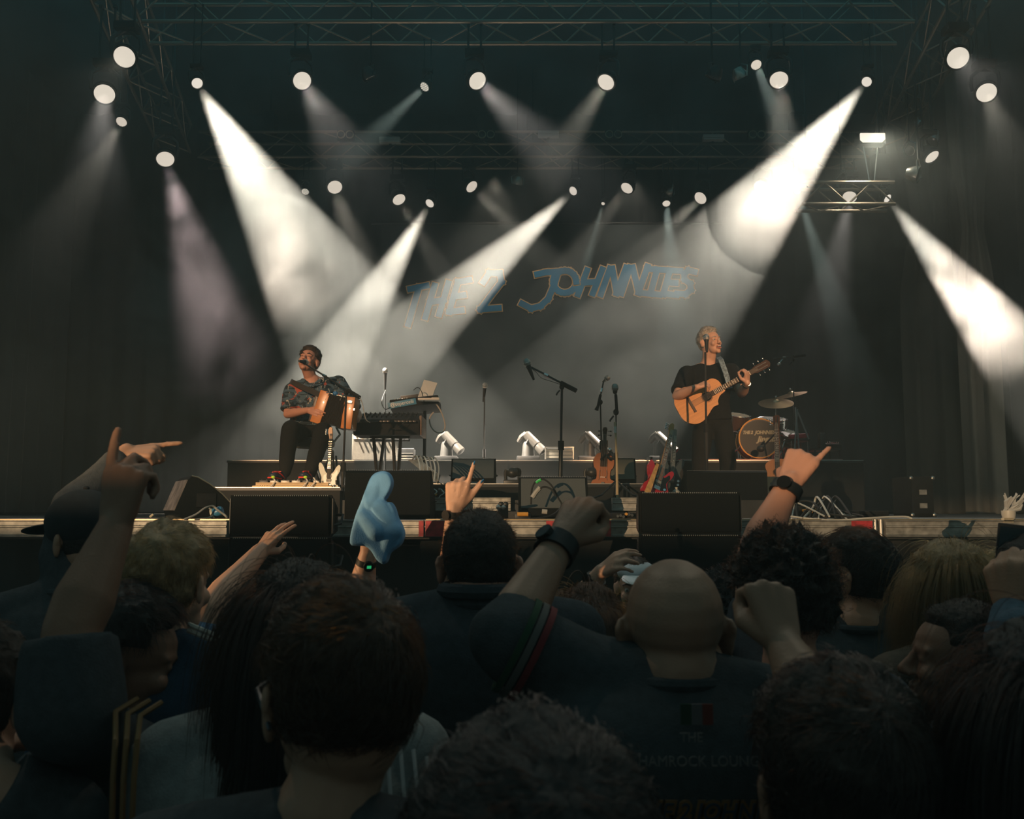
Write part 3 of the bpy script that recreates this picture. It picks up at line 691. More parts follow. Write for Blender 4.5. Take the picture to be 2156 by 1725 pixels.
# seated player's boom stand
cl = P(729, 826, 8.35)
stand(B0(721,8.35,Z2), cl, 'boom stand passing in front of the seated player down past his accordion', boom=(P(757,837,8.2), P(645,768,8.62)), r=.0115, mid=.33)
mic(P(643,763,8.66), P(652,766,8.9)-P(622,760,8.6), 'black vocal microphone held across the seated player\'s mouth', s=1.05)
cable([P(757,836,8.2), P(763,850,8.25), P(767,870,8.3), P(771,884,8.35), P(779,890,8.4)], .0035, 'thin cable looping off the seated player\'s boom down to the keyboard', GCAB)
# guitarist's stand
stand(B0(1487,8.55,Z2), P(1485,742,8.55), 'straight black stand directly in front of the guitarist', r=.012, mid=.5)
mic(P(1487,712,8.57), Vector((.02,.15,.5)), 'dark vocal microphone standing before the guitarist\'s face', s=1.1)
# others
stand(B0(1019,9.9,Z2), P(1020,836,9.9), 'slim upright stand behind the grey fronted monitor', r=.009, mid=.48)
mic(P(1021,813,9.9), (.05,-.1,.5), 'silver headed microphone on the slim upright stand', s=1.05, long=.16)
stand(B0(1179,8.3,Z2), P(1183,815,8.3), 'tall boom stand alone in the stage centre, arm slanting up to the left', boom=(P(1213,823,8.25), P(1119,774,8.4)), r=.014, mid=.5)
mic(P(1110,765,8.4), P(1108,757,8.4)-P(1116,777,8.4), 'silver headed microphone at the end of the tall boom arm', s=1.25)
cable([P(1114,772,8.4), P(1128,783,8.38), P(1140,796,8.35), P(1160,803,8.3), P(1178,809,8.28)], .003, 'thin cable hanging under the tall boom arm', RUBBER)
stand(B0(1268,8.75,z18), P(1264,847,8.75), 'stand leaning slightly with a short arm, just left of the hanging fiddle bow', boom=(P(1257,864,8.7), P(1271,803,8.8)), r=.009, mid=.5)
mic(P(1278,797,8.8), (.35,-.3,.25), 'small microphone tipped sideways on the short leaning arm', CHROME, s=.9, long=.06)
stand(B0(1297,7.4,Z2), P(1297,868,7.4), 'stand on the stage centre carrying the fiddle bow', boom=(P(1299,872,7.38), P(1296,826,7.42)), r=.008, mid=.5)
mic(P(1295,817,7.42), (0,-.1,.5), 'ball headed microphone over the fiddle bow', s=1.0, long=.05)
stand(B0(811,10.1,Z2), P(811,829,10.1), 'stand rising behind the keyboard rig', r=.009, mid=.6)
mic(P(811,782,10.1), (0,0,1), 'long slim microphone pointing straight up behind the keyboards', s=1.05, long=.19)
# drum overhead
stand(B0(1676,11.7,z97), P(1669,758,11.7), 'tall overhead boom stand above the drum kit', boom=(P(1695,748,11.7), P(1628,756,11.6)), r=.011, mid=.35)
mic(P(1640,767,11.6), (-.5,-.3,-.6), 'slim microphone hanging under the overhead boom by the guitar headstock', CHROME, s=.8, long=.12)

# ---------------------------------------------------------------- keyboard rig
KD = 9.55
t = thing('keyboard_stand', 'black folding stand carrying the lower synthesizer', 'stand', B0(815,KD,Z2))
zk = P(815,918,9.3).z
for a, b in ((785,800),(808,792),(826,836),(843,836)):
    W(MB().cyl(B0(a,9.35,zk), B0(b,9.35 if a in (785,826) else 9.75,Z2+.01), .017, 8), 'leg', BLK, t)
for y in (9.35, 9.75): W(MB().cyl(B0(778,y,zk-.01), B0(862,y,zk-.01), .014, 8), 'top_bar', BLK, t)
WOOD = mat('dark_wood', (.11,.065,.04), .5, noise_s=10, noise_a=.4, stretch=(1,1,8))
t = thing('synthesizer', 'black synthesizer with wooden end cheeks on the folding stand', 'keyboard', B0(815,9.4,zk))
xa, xb = X(749,9.3), X(883,9.3)
M = Matrix.Translation((0,0,0))
mb = MB(); zt = P(815,868,9.5).z
pr = [(9.18, zk), (9.18, zk+.15), (9.26,zk+.17), (9.62, zt), (9.68, zt), (9.68, zk)]; n = len(pr)
for x in (xa, xb): mb.v += [(x, y, z) for y, z in pr]
mb.f = [tuple(range(n)), tuple(range(2*n-1, n-1, -1))]+[(i, (i+1) % n, n+(i+1) % n, n+i) for i in range(n)]
W(mb, 'case', BLKM, t, ang=20)
for x in (xa-.012, xb+.012): W(bx(x-.012, x+.012, 9.2, 9.66, zk, zk+.19, .004), 'end_cheek', WOOD, t)
rr = random.Random(5)
for r_ in range(3):
    for k in range(12):
        y = 9.30+r_*.11; z = zk+.172+(y-9.26)*(zt-zk-.17)/.36
        W(MB().cyl((xa+.05+k*.047, y, z), (xa+.05+k*.047, y-.008, z+.022), .008, 8), 'knob', CHROME if rr.random() < .08 else BLK, t)
for k in range(16): W(bx(xa+.02+k*.036, xa+.052+k*.036, 9.14, 9.19, zk+.12, zk+.135, .002), 'key', mat('key_dark', (.06,.055,.05), .35), t)
t = thing('upper_keyboard_stand', 'thin black stand holding the upper desk and laptop', 'stand', B0(892,9.9,Z2))
W(MB().cyl(B0(893,9.9,Z2), P(895,850,9.9), .018, 10), 'pole', BLK, t)
W(MB().tube([P(895,858,9.9), P(850,862,9.9)], .014, 8), 'cross_arm', BLK, t)
for k in range(3):
    a = R(30+120*k); b = B0(893,9.9,Z2); W(MB().tube([b+Vector((0,0,.22)), b+Vector((.24*math.cos(a),.24*math.sin(a),.008))], .009, 6), 'leg', BLK, t)
xa, xb = X(818,9.7), X(922,9.7); z0 = P(870,862,9.7).z; z1 = P(870,843,9.7).z
t = thing('upper_keyboard', 'black upper keyboard tilted towards the player, blue sign along its edge', 'keyboard', B0(870,9.8,z0))
W(MB().box((0,0,0), (xb-xa,.32,z1-z0), Matrix.Translation(((xa+xb)/2, 9.85, (z0+z1)/2)) @ Matrix.Rotation(R(-6), 4, 'Y') @ Matrix.Rotation(R(-12),4,'X'), bev=.008), 'case', BLKM, t)
W(MB().box((0,0,0), (.24,.18,.05), Matrix.Translation((X(862,9.7), 9.9, P(862,838,9.9).z)) @ Matrix.Rotation(R(-6),4,'Y'), bev=.006), 'drum_machine', BLK, t)
for k in range(6): W(MB().ell((X(826+k*5,9.66), 9.75+.03*(k%2), P(826,842-k*.6,9.7).z), (.012,.012,.016), nu=8, nv=6), 'knob', mat('knob_cream', (.6,.52,.4), .4), t)
def flat_text(body, size, p, m, name='lettering', parent=None, rot=None, ext=.002, shear=0, align='CENTER', sx=1, offset=0):
    c = bpy.data.curves.new(name, 'FONT'); c.body = body; c.size = size; c.extrude = ext; c.align_x = align; c.align_y = 'CENTER'; c.shear = shear; c.offset = offset; c.resolution_u = 3
    o = bpy.data.objects.new('tmp', c); COL.objects.link(o); dg = bpy.context.evaluated_depsgraph_get()
    me = bpy.data.meshes.new_from_object(o.evaluated_get(dg)); bpy.data.objects.remove(o); me.materials.clear(); me.materials.append(m)
    q = link(name, me, parent); q.location = Vector(p)-(parent.location if parent and parent.type == 'EMPTY' and parent.parent is None else Vector())
    q.rotation_euler = rot or (PI/2, 0, 0); q.scale = (sx, 1, 1); return q
t = thing('sign_board', 'blue strip sign with a white social handle on the upper keyboard', 'sign', P(846,850,9.5))
a, b = P(819,855,9.5), P(874,845,9.5); an = -math.atan2(b.z-a.z, b.x-a.x)
M = Matrix.Translation((a+b)/2) @ Matrix.Rotation(an, 4, 'Y')
W(MB().box((0,0,0), ((b-a).length+.02,.01,.062), M, bev=.003), 'board', mat('sign_blue', (.04,.22,.36), .5), t)
flat_text('@superceili', .054, (a+b)/2+Vector((0,-.008,.002)), mat('sign_white', (.75,.78,.75), .5), 'lettering', t, (PI/2, an, 0), .001, sx=.92)
for o in (P(846,862,9.5),): pass
# laptop
t = thing('laptop', 'open laptop with its white lid covered in coloured stickers', 'laptop', P(900,842,9.75))
A, B, C_, D_ = P(878,843,9.72), P(908,843,9.72), P(921,808,9.85), P(893,801,9.85)
lid = MB(); nn = (B-A).cross(D_-A).normalized()*.012
lid.add([A,B,C_,D_, A+nn,B+nn,C_+nn,D_+nn], [(0,1,2,3),(7,6,5,4),(0,4,5,1),(1,5,6,2),(2,6,7,3),(3,7,4,0)])
lo = W(lid, 'lid', mat('laptop_white', (.60,.58,.52), .5), t)
cols = [(.7,.2,.05),(.05,.12,.3),(.75,.5,.1),(.1,.1,.1),(.5,.06,.06),(.1,.25,.12)]
for k in range(17):
    u, v_ = rr.uniform(.1,.9), rr.uniform(.1,.9); c = A*(1-u)*(1-v_)+B*u*(1-v_)+C_*u*v_+D_*(1-u)*v_
    ex = (B-A).normalized(); ey = nn.normalized().cross(ex); s1 = rr.uniform(.006,.013); off = -nn.normalized()*.0015
    poly = [c+off+ex*s1*math.cos(q*PI/4+.3)*rr.uniform(.8,1.5)+ey*s1*math.sin(q*PI/4+.3) for q in range(8)]
    m = MB().add(poly+[p-off*2 for p in poly], [tuple(range(8)), tuple(range(15,7,-1))]+[(i,8+i,8+(i+1)%8,(i+1)%8) for i in range(8)])
    W(m, 'sticker', mat('sticker_%d' % (k % 6), cols[k % 6], .5), lo).location = (0,0,0)
W(bx(X(880,9.7), X(925,9.7), 9.55, 9.75, P(900,845,9.7).z-.004, P(900,843,9.7).z+.006, .003), 'keyboard_deck', MATS['laptop_white'], t)
tag(bx(X(907,9.65), X(923,9.65), 9.6, 9.72, P(900,845,9.65).z, P(900,838,9.65).z, .004).build('white_box', MATS['laptop_white']), 'small white interface box beside the laptop', 'box')
cable([P(918,850,9.7), P(928,866,9.7), P(935,884,9.7), P(937,900,9.7), P(931,911,9.7), P(918,910,9.7), P(907,898,9.7), P(905,880,9.7), P(913,868,9.7)], .008, 'pale cable hanging in a loop under the laptop', WCAB)
cable([P(870,822,9.6), P(880,816,9.6), P(888,826,9.6), P(893,846,9.6)], .004, 'black cable arching in front of the laptop')
cable([P(812,822,10), P(806,836,9.9), P(804,850,9.7), P(811,862,9.5), P(822,858,9.4)], .004, 'black cable curling at the upright microphone')
cable([P(866,870,9.2), P(856,885,9.1), P(838,900,9.1), P(818,905,9.2)], .004, 'black cable drooping across the synthesizer front')
# amplifier behind the rig
z0 = z97
t = thing('guitar_amplifier', 'pale cloth fronted amplifier behind the keyboard stand', 'amplifier', B0(783,10.8,z0))
xa, xb = X(738,10.8), X(829,10.8); zt = P(780,914,10.8).z
W(bx(xa, xb, 10.8, 11.1, z0, zt, .01), 'cabinet', mat('amp_tolex', (.07,.064,.05), .7, bump=.002, bump_s=200), t)
W(bx(xa+.02, xb-.02, 10.79, 10.8, z0+.02, zt-.07), 'grille_cloth', mat('amp_cloth', (.075,.066,.05), .85, noise_s=60, noise_a=.3, bump=.003, bump_s=300), t)
W(bx(xa+.02, xb-.02, 10.785, 10.8, zt-.06, zt-.015), 'control_panel', mat('amp_panel', (.5,.48,.42), .4, .5), t)
for k in range(7): W(MB().cyl((xa+.06+k*.055,10.785,zt-.037), (xa+.06+k*.055,10.765,zt-.037), .010, 10), 'knob', BLK, t)
W(MB().tube([(xa+.16,10.95,zt),(xa+.17,10.95,zt+.025),(xb-.17,10.95,zt+.025),(xb-.16,10.95,zt)], .009, 6), 'handle', BLK, t)
t = thing('small_combo_amp', 'small black amplifier with a metal frame right of the pale amplifier', 'amplifier', B0(860,10.7,z0))
xa, xb = X(836,10.7), X(870,10.7); zt = P(850,945,10.7).z
W(bx(xa, xb, 10.7, 10.9, z0, zt, .008), 'cabinet', BLKM, t)
for k in range(3): W(bx(xa+.01, xb-.01, 10.685, 10.7, z0+.02+k*.03, z0+.032+k*.03), 'slat', ALU, t)
W(MB().tube([(xa,10.69,z0+.01),(xa,10.69,zt),(xb,10.69,zt),(xb,10.69,z0+.01)], .004, 6), 'frame', CHROME, t)
# pale sloping case with cables by the wedge
t = thing('equipment_case', 'pale sloping equipment trunk heaped with cables behind the black monitor', 'trunk', B0(890,7.6,Z2))
a = [P(862,972,8.6), P(893,985,7.5), P(924,1018,7.2)]
mb = MB()
v = [P(858,968,8.5), P(884,968,8.5), P(925,1000,7.3), P(920,1018,7.3)]
W(MB().add([q for q in v]+[q+Vector((0,.12,0)) for q in v]+[], [(0,1,2,3),(7,6,5,4),(0,4,5,1),(1,5,6,2),(2,6,7,3),(3,7,4,0)]), 'sloping_lid', mat('trunk_beige', (.42,.36,.28), .6, noise_s=20), t)
W(bx(X(862,7.6), X(924,7.6), 7.6, 8.3, Z2, P(890,1016,7.6).z), 'body', BLKM, t)
for k in range(6):
    q = 868+k*8; cable([P(q,968,7.9), P(q+9,960+k,7.7), P(q+16,985,7.4), P(q+14,1012,7.2)], .006, ['first','second','third','fourth','fifth','sixth'][k]+' pale cable from the left draped over the sloping trunk', WCAB if k % 2 else GCAB)
# stage box with plugs
def stagebox(px0, px1, py0, py1, d, label, plugs, seed, m=BLKM):
    z0, z1 = P(px0,py1,d).z, P(px0,py0,d).z; xa, xb = X(px0,d), X(px1,d)
    t = thing('stage_box', label, 'audio box', ((xa+xb)/2, d, z0)); q = random.Random(seed)
    W(bx(xa, xb, d, d+.25, z0, z1, .005), 'case', m, t)
    for k in range(plugs):
        x = xa+.02+(xb-xa-.04)*(k+.5)/plugs; z = z0+(z1-z0)*q.uniform(.4,.85)
        W(MB().cyl((x,d,z), (x,d-.035,z), .008, 8), 'plug', CHROME if q.random() < .5 else mat('orange_plug', (.7,.32,.04), .5), t)
    return t
zq = P(940,1051,7.0).z
stagebox(909, 982, 1020, 1060, 6.9, 'patch box bristling with plugs behind the raised pointing hand', 9, 1)
for k in range(4): cable([P(914+k*14,1030,6.85), P(920+k*15,1036+k*2,6.8), P(910+k*17,1044,6.8), P(908+k*16,1049,6.8)], .004, ['first','second','third','fourth'][k]+' thin grey patch cable from the left on the plugged box', GCAB)
stagebox(1289, 1340, 1080, 1094, 5.4, 'low black power strip with amber lamps left of the right speaker stack', 6, 4)

# props round the centre monitor
cable([P(1118,1062,5.5), P(1120,1030,5.48), P(1130,1012,5.48), P(1146,1010,5.48), P(1163,1025,5.48), P(1175,1048,5.48), P(1182,1066,5.48), P(1160,1086,5.4), P(1110,1093,5.3), P(1068,1094,5.3)], .006, 'black cable looping tall in front of the centre monitor')
tag(MB().tube([P(1129,1017,5.47), P(1133,1013,5.47), P(1139,1010.5,5.47)], .0085, 8).build('cable_marker', mat('green_tape', (.05,.6,.12), .5)), 'green tape marker on the tall black cable loop', 'tape')
tag(MB().tube([P(1121,1048,5.46), P(1128,1037,5.46), P(1137,1027,5.46)], .014, 8).build('plug_sleeve', mat('grey_sleeve', (.42,.4,.36), .5)), 'pale grey plug sleeve hanging in the black cable loop', 'plug')
cable([P(1128,1037,5.46), P(1143,1026,5.45), P(1160,1030,5.45), P(1170,1045,5.45)], .006, 'second black cable curving from the pale plug sleeve')
t = thing('power_adapter', 'black power adapter with an orange plug at the foot of the centre monitor', 'adapter', B0(1100,5.35,ZD))
W(bx(X(1084,5.35), X(1118,5.35), 5.35, 5.5, ZD, ZD+.035, .006), 'body', BLK, t); W(MB().cyl(P(1089,1083,5.33), P(1112,1083,5.33), .012, 10), 'orange_plug', mat('orange_plug', (.7,.32,.04), .5), t)
tag(MB().cyl(P(1141,1077,5.4), P(1152,1078,5.4), .014, 10).build('grey_coupler', MATS['grey_sleeve']), 'grey cable coupler lying right of the black adapter', 'coupler')
t = thing('cable_reel', 'black clamp and connector bundle left of the centre monitor', 'connector', B0(1058,5.6,ZD))
for k in range(4): W(MB().lathe([(.016,0),(.016,.02),(.01,.024)], Matrix.Translation(P(1050+k*5,1068-k%2*6,5.6)) @ Matrix.Rotation(PI/2,4,'X'), 14), 'ring', BLK if k % 2 else CHROME, t)
W(bx(X(1046,5.6), X(1070,5.6), 5.62, 5.7, ZD, P(1050,1062,5.6).z, .006), 'block', BLK, t)

# ---------------------------------------------------------------- left lip: cables and blue pot
cable([P(388,1094,5.05), P(412,1084,5.1), P(432,1070,5.15), P(448,1066,5.2), P(458,1074,5.2), P(472,1084,5.1), P(478,1090,5.1)], .006, 'pale cable snaking from the left monitor to the speaker stack', WCAB)
cable([P(440,1070,5.3), P(450,1078,5.3), P(446,1088,5.2), P(430,1092,5.1), P(410,1094,5.05)], .005, 'second pale cable knotted beside the left monitor', WCAB)
t = thing('blue_jar', 'small blue and cream jar tipped over beside the left speaker stack', 'jar', P(459,1080,5.25))
M = Matrix.Translation(P(458,1078,5.25)) @ Matrix.Rotation(R(70),4,'Y')
W(MB().lathe([(.02,-.03),(.026,-.02),(.026,.02),(.02,.03)], M, 18), 'body', mat('jar_blue', (.06,.25,.42), .3), t); W(MB().lathe([(.027,-.035),(.027,-.022)], M, 18), 'lid', mat('jar_cream', (.6,.55,.4), .4), t)
tag(MB().cyl(P(316,1089,5.2), P(323,1083,5.2), .007, 8).build('jack_plug', mat('cream_plug', (.7,.6,.42), .4)), 'cream jack plug lying in front of the left monitor', 'plug')
# right lip: heap of cables and flat boxes
q = random.Random(9)
for k in range(9):
    x = 1668+k*10; pts = [P(x+q.uniform(-8,8), 1092-q.uniform(0,3), 5.2), P(x+q.uniform(0,20), 1062+q.uniform(-12,14), 5.5), P(x+q.uniform(10,40), 1054+q.uniform(-10,20), 5.5), P(x+q.uniform(40,70), 1090+q.uniform(-4,4), 5.2)]
    cable(pts, .005+.001*(k % 2), '%s black and grey cable from the left in the heap behind the watch arm' % ['first','second','third','fourth','fifth','sixth','seventh','eighth','ninth'][k], GCAB if k % 3 == 0 else RUBBER)
cable([P(1650,1085,5.1), P(1700,1092,5.1), P(1760,1096,5.05), P(1830,1091,5.05), P(1900,1088,5.1), P(1920,1092,5.1)], .005, 'long grey cable lying along the right stage lip', GCAB)
cable([P(1700,1072,5.4), P(1730,1080,5.3), P(1770,1086,5.2), P(1810,1092,5.1)], .006, 'black cable running right from the cable heap')
stagebox(1682, 1733, 1066, 1090, 5.6, 'flat multi way plug box in the cable heap', 8, 12)
t = thing('effects_pedal', 'flat silver edged foot pedal at the right stage lip', 'pedal', B0(1785,5.5,ZD))
W(bx(X(1768,5.5), X(1810,5.5), 5.5, 5.6, ZD, ZD+.028, .004), 'case', BLK, t); W(bx(X(1768,5.5), X(1810,5.5), 5.495, 5.5, ZD+.020, ZD+.028), 'edge', ALU, t); W(MB().cyl((X(1780,5.5),5.54,ZD+.028),(X(1780,5.5),5.54,ZD+.036),.012,10), 'footswitch', CHROME, t)
tag(bx(X(1740,6.3), X(1872,6.3), 6.3, 6.5, ZD, P(1800,1076,6.3).z, .004).build('cable_ramp', BLKM), 'long low cable cover behind the silver edged pedal', 'cable cover')
# plastic-wrapped bunch in a white pot at the far right
t = thing('wrapped_cutlery_pot', 'white pot holding a crumpled clear plastic bag at the far right lip', 'pot', B0(2119,5.15,ZD))
b = B0(2119,5.15,ZD); W(MB().lathe([(.030,0),(.036,.03),(.036,.05),(.031,.05),(.028,.02)], Matrix.Translation(b), 20), 'pot', mat('pot_white', (.6,.56,.48), .4), t)
bag = MB()
for k in range(15):
    a = b+Vector((q.uniform(-.02,.02),q.uniform(-.01,.02),.045)); e = b+Vector((q.uniform(-.03,.09),q.uniform(-.03,.03),q.uniform(.08,.155)))
    bag.tube([a, (a+e)/2+Vector((q.uniform(-.02,.02),0,q.uniform(-.01,.02))), e], [.006,.01,.003], 5)
tag(W(bag, 'plastic_bag', mat('clear_plastic', (.5,.5,.48), .15), t), kind='stuff')
tag(bx(X(2108,5.03), X(2128,5.03), 5.0, 5.03, ZD-.012, ZD+.012).build('paper_tag', mat('cream_plug')), 'cream paper tag stuck to the beam under the white pot', 'tag')
# dark flight case far right
t = thing('flight_case', 'dark flight case with metal corners standing back at the right', 'case', B0(1945,7.8,ZD))
xa, xb = X(1922,7.8), X(1968,7.8); zt = P(1940,1003,7.8).z
W(bx(xa, xb, 7.8, 8.2, ZD, zt, .01), 'body', BLKM, t)
for x in (xa, xb):
    for z in (ZD+.015, zt-.015): W(MB().ell((x,7.8,z), (.018,.014,.018), nu=10, nv=6), 'corner', ALU, t)
for z in (ZD+.09, ZD+.2): W(bx((xa+xb)/2-.03, (xa+xb)/2+.03, 7.79, 7.8, z-.02, z+.02), 'latch', STEEL, t)
# bottle and towel by the bass
t = thing('water_bottle', 'small pale bottle standing by the black monitor of the guitarist', 'bottle', B0(1423,7.2,Z2))
b = B0(1423,7.2,Z2); hb = P(1423,1026,7.2).z-Z2
W(MB().lathe([(.028,0),(.03,.01),(.03,hb*.7),(.012,hb*.85),(.012,hb*.93)], Matrix.Translation(b), 16), 'body', mat('bottle_pale', (.5,.46,.38), .3), t); W(MB().lathe([(.014,hb*.92),(.014,hb)], Matrix.Translation(b), 14), 'cap', mat('jar_cream'), t)
# ---------------------------------------------------------------- instruments
def outline(pts, n=6, closed=True):
    """Catmull-Rom through 2D points"""
    out = []; L = len(pts)
    for i in range(L):
        p0, p1, p2, p3 = [Vector((*pts[(i+k) % L], 0)) for k in (-1, 0, 1, 2)]
        for k in range(n):
            t = k/n; q = .5*((2*p1)+(p2-p0)*t+(2*p0-5*p1+4*p2-p3)*t*t+(3*p1-p0-3*p2+p3)*t*t*t); out.append((q.x, q.y))
    return out
AC = [(0,-.235),(.10,-.225),(.175,-.16),(.19,-.08),(.16,0),(.125,.06),(.12,.10),(.135,.15),(.13,.205),(.08,.245),(0,.25)]
FULL = AC+[(-x, z) for x, z in AC[::-1][1:-1]]
CUT = [(0,-.235),(.10,-.225),(.175,-.16),(.19,-.08),(.16,0),(.125,.06),(.118,.10),(.12,.13),(.085,.145),(.05,.19),(.035,.25),(0,.25)]+[(-x, z) for x, z in AC[::-1][1:-1]]
ELEC = [(0,-.21),(.09,-.215),(.155,-.17),(.165,-.10),(.125,-.02),(.115,.05),(.15,.12),(.165,.19),(.14,.225),(.10,.19),(.06,.12),(.03,.10),(-.03,.10),(-.06,.13),(-.10,.22),(-.145,.26),(-.165,.21),(-.145,.12),(-.115,.05),(-.12,-.02),(-.165,-.09),(-.16,-.17),(-.09,-.215)]
VIO = [(0,-.18),(.07,-.17),(.10,-.11),(.085,-.05),(.055,-.03),(.055,.03),(.075,.06),(.08,.11),(.055,.16),(0,.172)]
VIOF = VIO+[(-x, z) for x, z in VIO[::-1][1:-1]]
FRET = mat('fret_wire', (.75,.7,.6), .3, .8); FB = mat('fretboard_dark', (.04,.022,.015), .7, spec=.2); STR = mat('string_wire', (.7,.66,.58), .3, .8)
def guitar(name, label, cat, M, out, thick, body_m, side_m, neck_L, neck_m, head='slot', kind='acoustic', nstr=6, scale=1.0, pick=None, fb=FB):
    """local frame: body centre at the origin, strings facing -Y, neck up +Z"""
    t = thing(name, label, cat, (0,0,0)); t.matrix_world = M; s = scale
    ol = [(x*s, z*s) for x, z in outline(out, 4)]
    o = MB().prism(ol, -thick/2, thick/2).build('body', body_m, t, ang=50)
    o.data.materials.append(side_m)
    for p in o.data.polygons:
        if abs(p.normal.y) < .5: p.material_index = 1
    top = (max(z for x, z in out))*s if kind != 'electric' else .105*s
    yf = -thick/2; n0 = top-.07*s if kind == 'electric' else top-.005; n1 = top+neck_L
    MB().box((0, yf+.004, (n0+n1)/2), (.05*s, .026, n1-n0), bev=.006).build('neck', neck_m, t)
    fbz = (.02*s if kind == 'electric' else top-.13*s) if kind != 'violin' else top-.11*s
    f = MB().box((0, yf-.012, (fbz+n1)/2), (.048*s, .006, n1-fbz)).build('fretboard', fb, t)
    if kind != 'violin':
        sc_L = n1-(-.09*s); 
        for k in range(1, 18):
            z = n1-sc_L*(1-2**(-k/12))
            if z < fbz: break
            MB().box((0, yf-.0158, z), (.047*s, .002, .003)).build('fret', FRET, f)
        for k in (3,5,7,9,12):
            z = n1-sc_L*(1-2**(-(k-.5)/12)); MB().cyl((0,yf-.0155,z),(0,yf-.0165,z),.004,8).build('inlay', mat('pearl', (.7,.68,.6), .3), f)
    hl = .17*s if kind != 'violin' else .10*s; hw = .036*s if kind != 'violin' else .02*s
    if head == 'fender': hp = [(-.022*s,0),(-.03*s,.03),(-.045*s,.06),(-.042*s,hl*.85),(-.02*s,hl*1.05),(.012*s,hl),(.02*s,hl*.6),(.022*s,0)]
    elif head == 'scroll': hp = [(-.012,0),(-.014,hl*.6),(-.02,hl*.8),(-.012,hl),(.01,hl*1.02),(.018,hl*.85),(.012,hl*.5),(.012,0)]
    else: hp = [(-.024*s,0),(-hw,.03),(-hw*1.05,hl*.95),(-hw*.3,hl*1.05),(hw*.3,hl*1.05),(hw*1.05,hl*.95),(hw,.03),(.024*s,0)]
    hd = MB().prism([(x, z+n1) for x, z in hp], yf-.008, yf+.010).build('headstock', neck_m if head == 'fender' else mat('headstock_dark', (.05,.022,.012), .6, spec=.2), t)
    if head == 'slot':
        for k in (-1, 1): MB().box((k*.016*s, yf-.010, n1+hl*.52), (.010*s, .006, hl*.72)).build('slot', BLK, hd)
    npeg = 4 if nstr == 4 else nstr
    for k in range(npeg):
        if head == 'fender': sx, z = -1, n1+.045+(k)*(hl-.06)/max(npeg-1, 1)
        else: sx, z = (-1 if k < npeg/2 else 1), n1+.04+(k % (npeg//2))*(hl-.07)/max(npeg//2-1, 1)
        x = sx*(hw*1.05); MB().cyl((x, yf, z), (x+sx*.02, yf, z), .003, 6).ell((x+sx*.026, yf, z), (.009,.006,.007) , nu=8, nv=6).build('tuning_peg', CHROME if kind != 'violin' else BLK, hd)
    zb = -.09*s if kind != 'violin' else -.02*s
    if kind == 'acoustic':
        MB().lathe([(.046*s,0),(.046*s,.0015),(.001,.0015)], Matrix.Translation((0,yf-.0002,.075*s)) @ Matrix.Rotation(PI/2,4,'X'), 28).build('soundhole', mat('hole_black', (.004,.004,.004), .9), t)
        MB().tube([(.052*s*math.cos(2*PI*k/28), yf-.001, .075*s+.052*s*math.sin(2*PI*k/28)) for k in range(28)], .0035, 5, close=True).build('rosette', mat('rosette_brown', (.22,.09,.03), .5), t)
        MB().box((0, yf-.007, zb), (.16*s, .014, .022)).build('bridge', mat('bridge_wood', (.05,.025,.015), .5), t)
    elif kind == 'electric':
        MB().box((0, yf-.007, zb), (.075*s, .014, .03)).build('bridge', CHROME, t)
        for z in (.0, .06): MB().box((0, yf-.006, z*s), (.075*s, .012, .022), bev=.003).build('pickup', BLK if pick is None else mat('pickup_cream', (.4,.38,.32), .4), t)
        for k in range(2): MB().cyl((.10*s, yf, (-.08-.05*k)*s), (.09*s, yf-.016, (-.08-.05*k)*s), .010, 10).build('control_knob', CHROME, t)
    else: MB().prism([(-.02,zb-.003),(.02,zb-.003),(.02,zb+.003),(-.02,zb+.003)], yf-.03, yf).build('bridge', neck_m, t)
    if pick:
        pp = outline([(-.07,.08),(.06,.09),(.11,.15),(.13,.10),(.10,.02),(.12,-.06),(.06,-.10),(-.04,-.07),(-.08,0)], 4)
        MB().prism([(x*s, z*s) for x, z in pp], yf-.003, yf).build('pickguard', pick, t)
    if kind == 'violin':
        for k in (-1, 1): MB().tube([(k*.036, yf-.001, -.045), (k*.028, yf-.001, -.02), (k*.034, yf-.001, .01), (k*.026, yf-.001, .035)], .0025, 5).build('sound_slot', MATS['bridge_wood'] if 'bridge_wood' in MATS else BLK, t)
        MB().prism([(-.012,-.06),(.012,-.06),(.018,-.15),(-.018,-.15)], yf-.012, yf-.004).build('tailpiece', BLK, t)
        MB().ell((-.045,yf-.014,-.15), (.032,.012,.02)).build('chin_rest', BLK, t)
    for k in range(nstr):
        x = (k-(nstr-1)/2)/(nstr-1); MB().tube([(x*.056*s, yf-.016 if kind != 'violin' else yf-.03, zb), (x*.036*s, yf-.018, n1), (x*.03*s, yf-.009, n1+.05)], .0010, 4).build('string', STR, t)
    return t
def frame(c, up, front):
    """matrix with local Z = up, local -Y = front"""
    z = Vector(up).normalized(); y = -Vector(front).normalized(); x = y.cross(z).normalized(); y = z.cross(x)
    M = Matrix((x, y, z)).transposed().to_4x4(); M.translation = Vector(c); return M
GOLDW = mat('spruce_amber', (.62,.27,.07), .35, coat=.4, noise_s=4, noise_a=.12, stretch=(30,1,1)); ROSE = mat('rosewood', (.16,.05,.025), .35, coat=.3)
MAPLE = mat('maple_neck', (.55,.27,.09), .4); REDL = mat('red_lacquer', (.55,.02,.035), .2, coat=.6); WHTL = mat('mint_white_lacquer', (.40,.43,.36), .4)
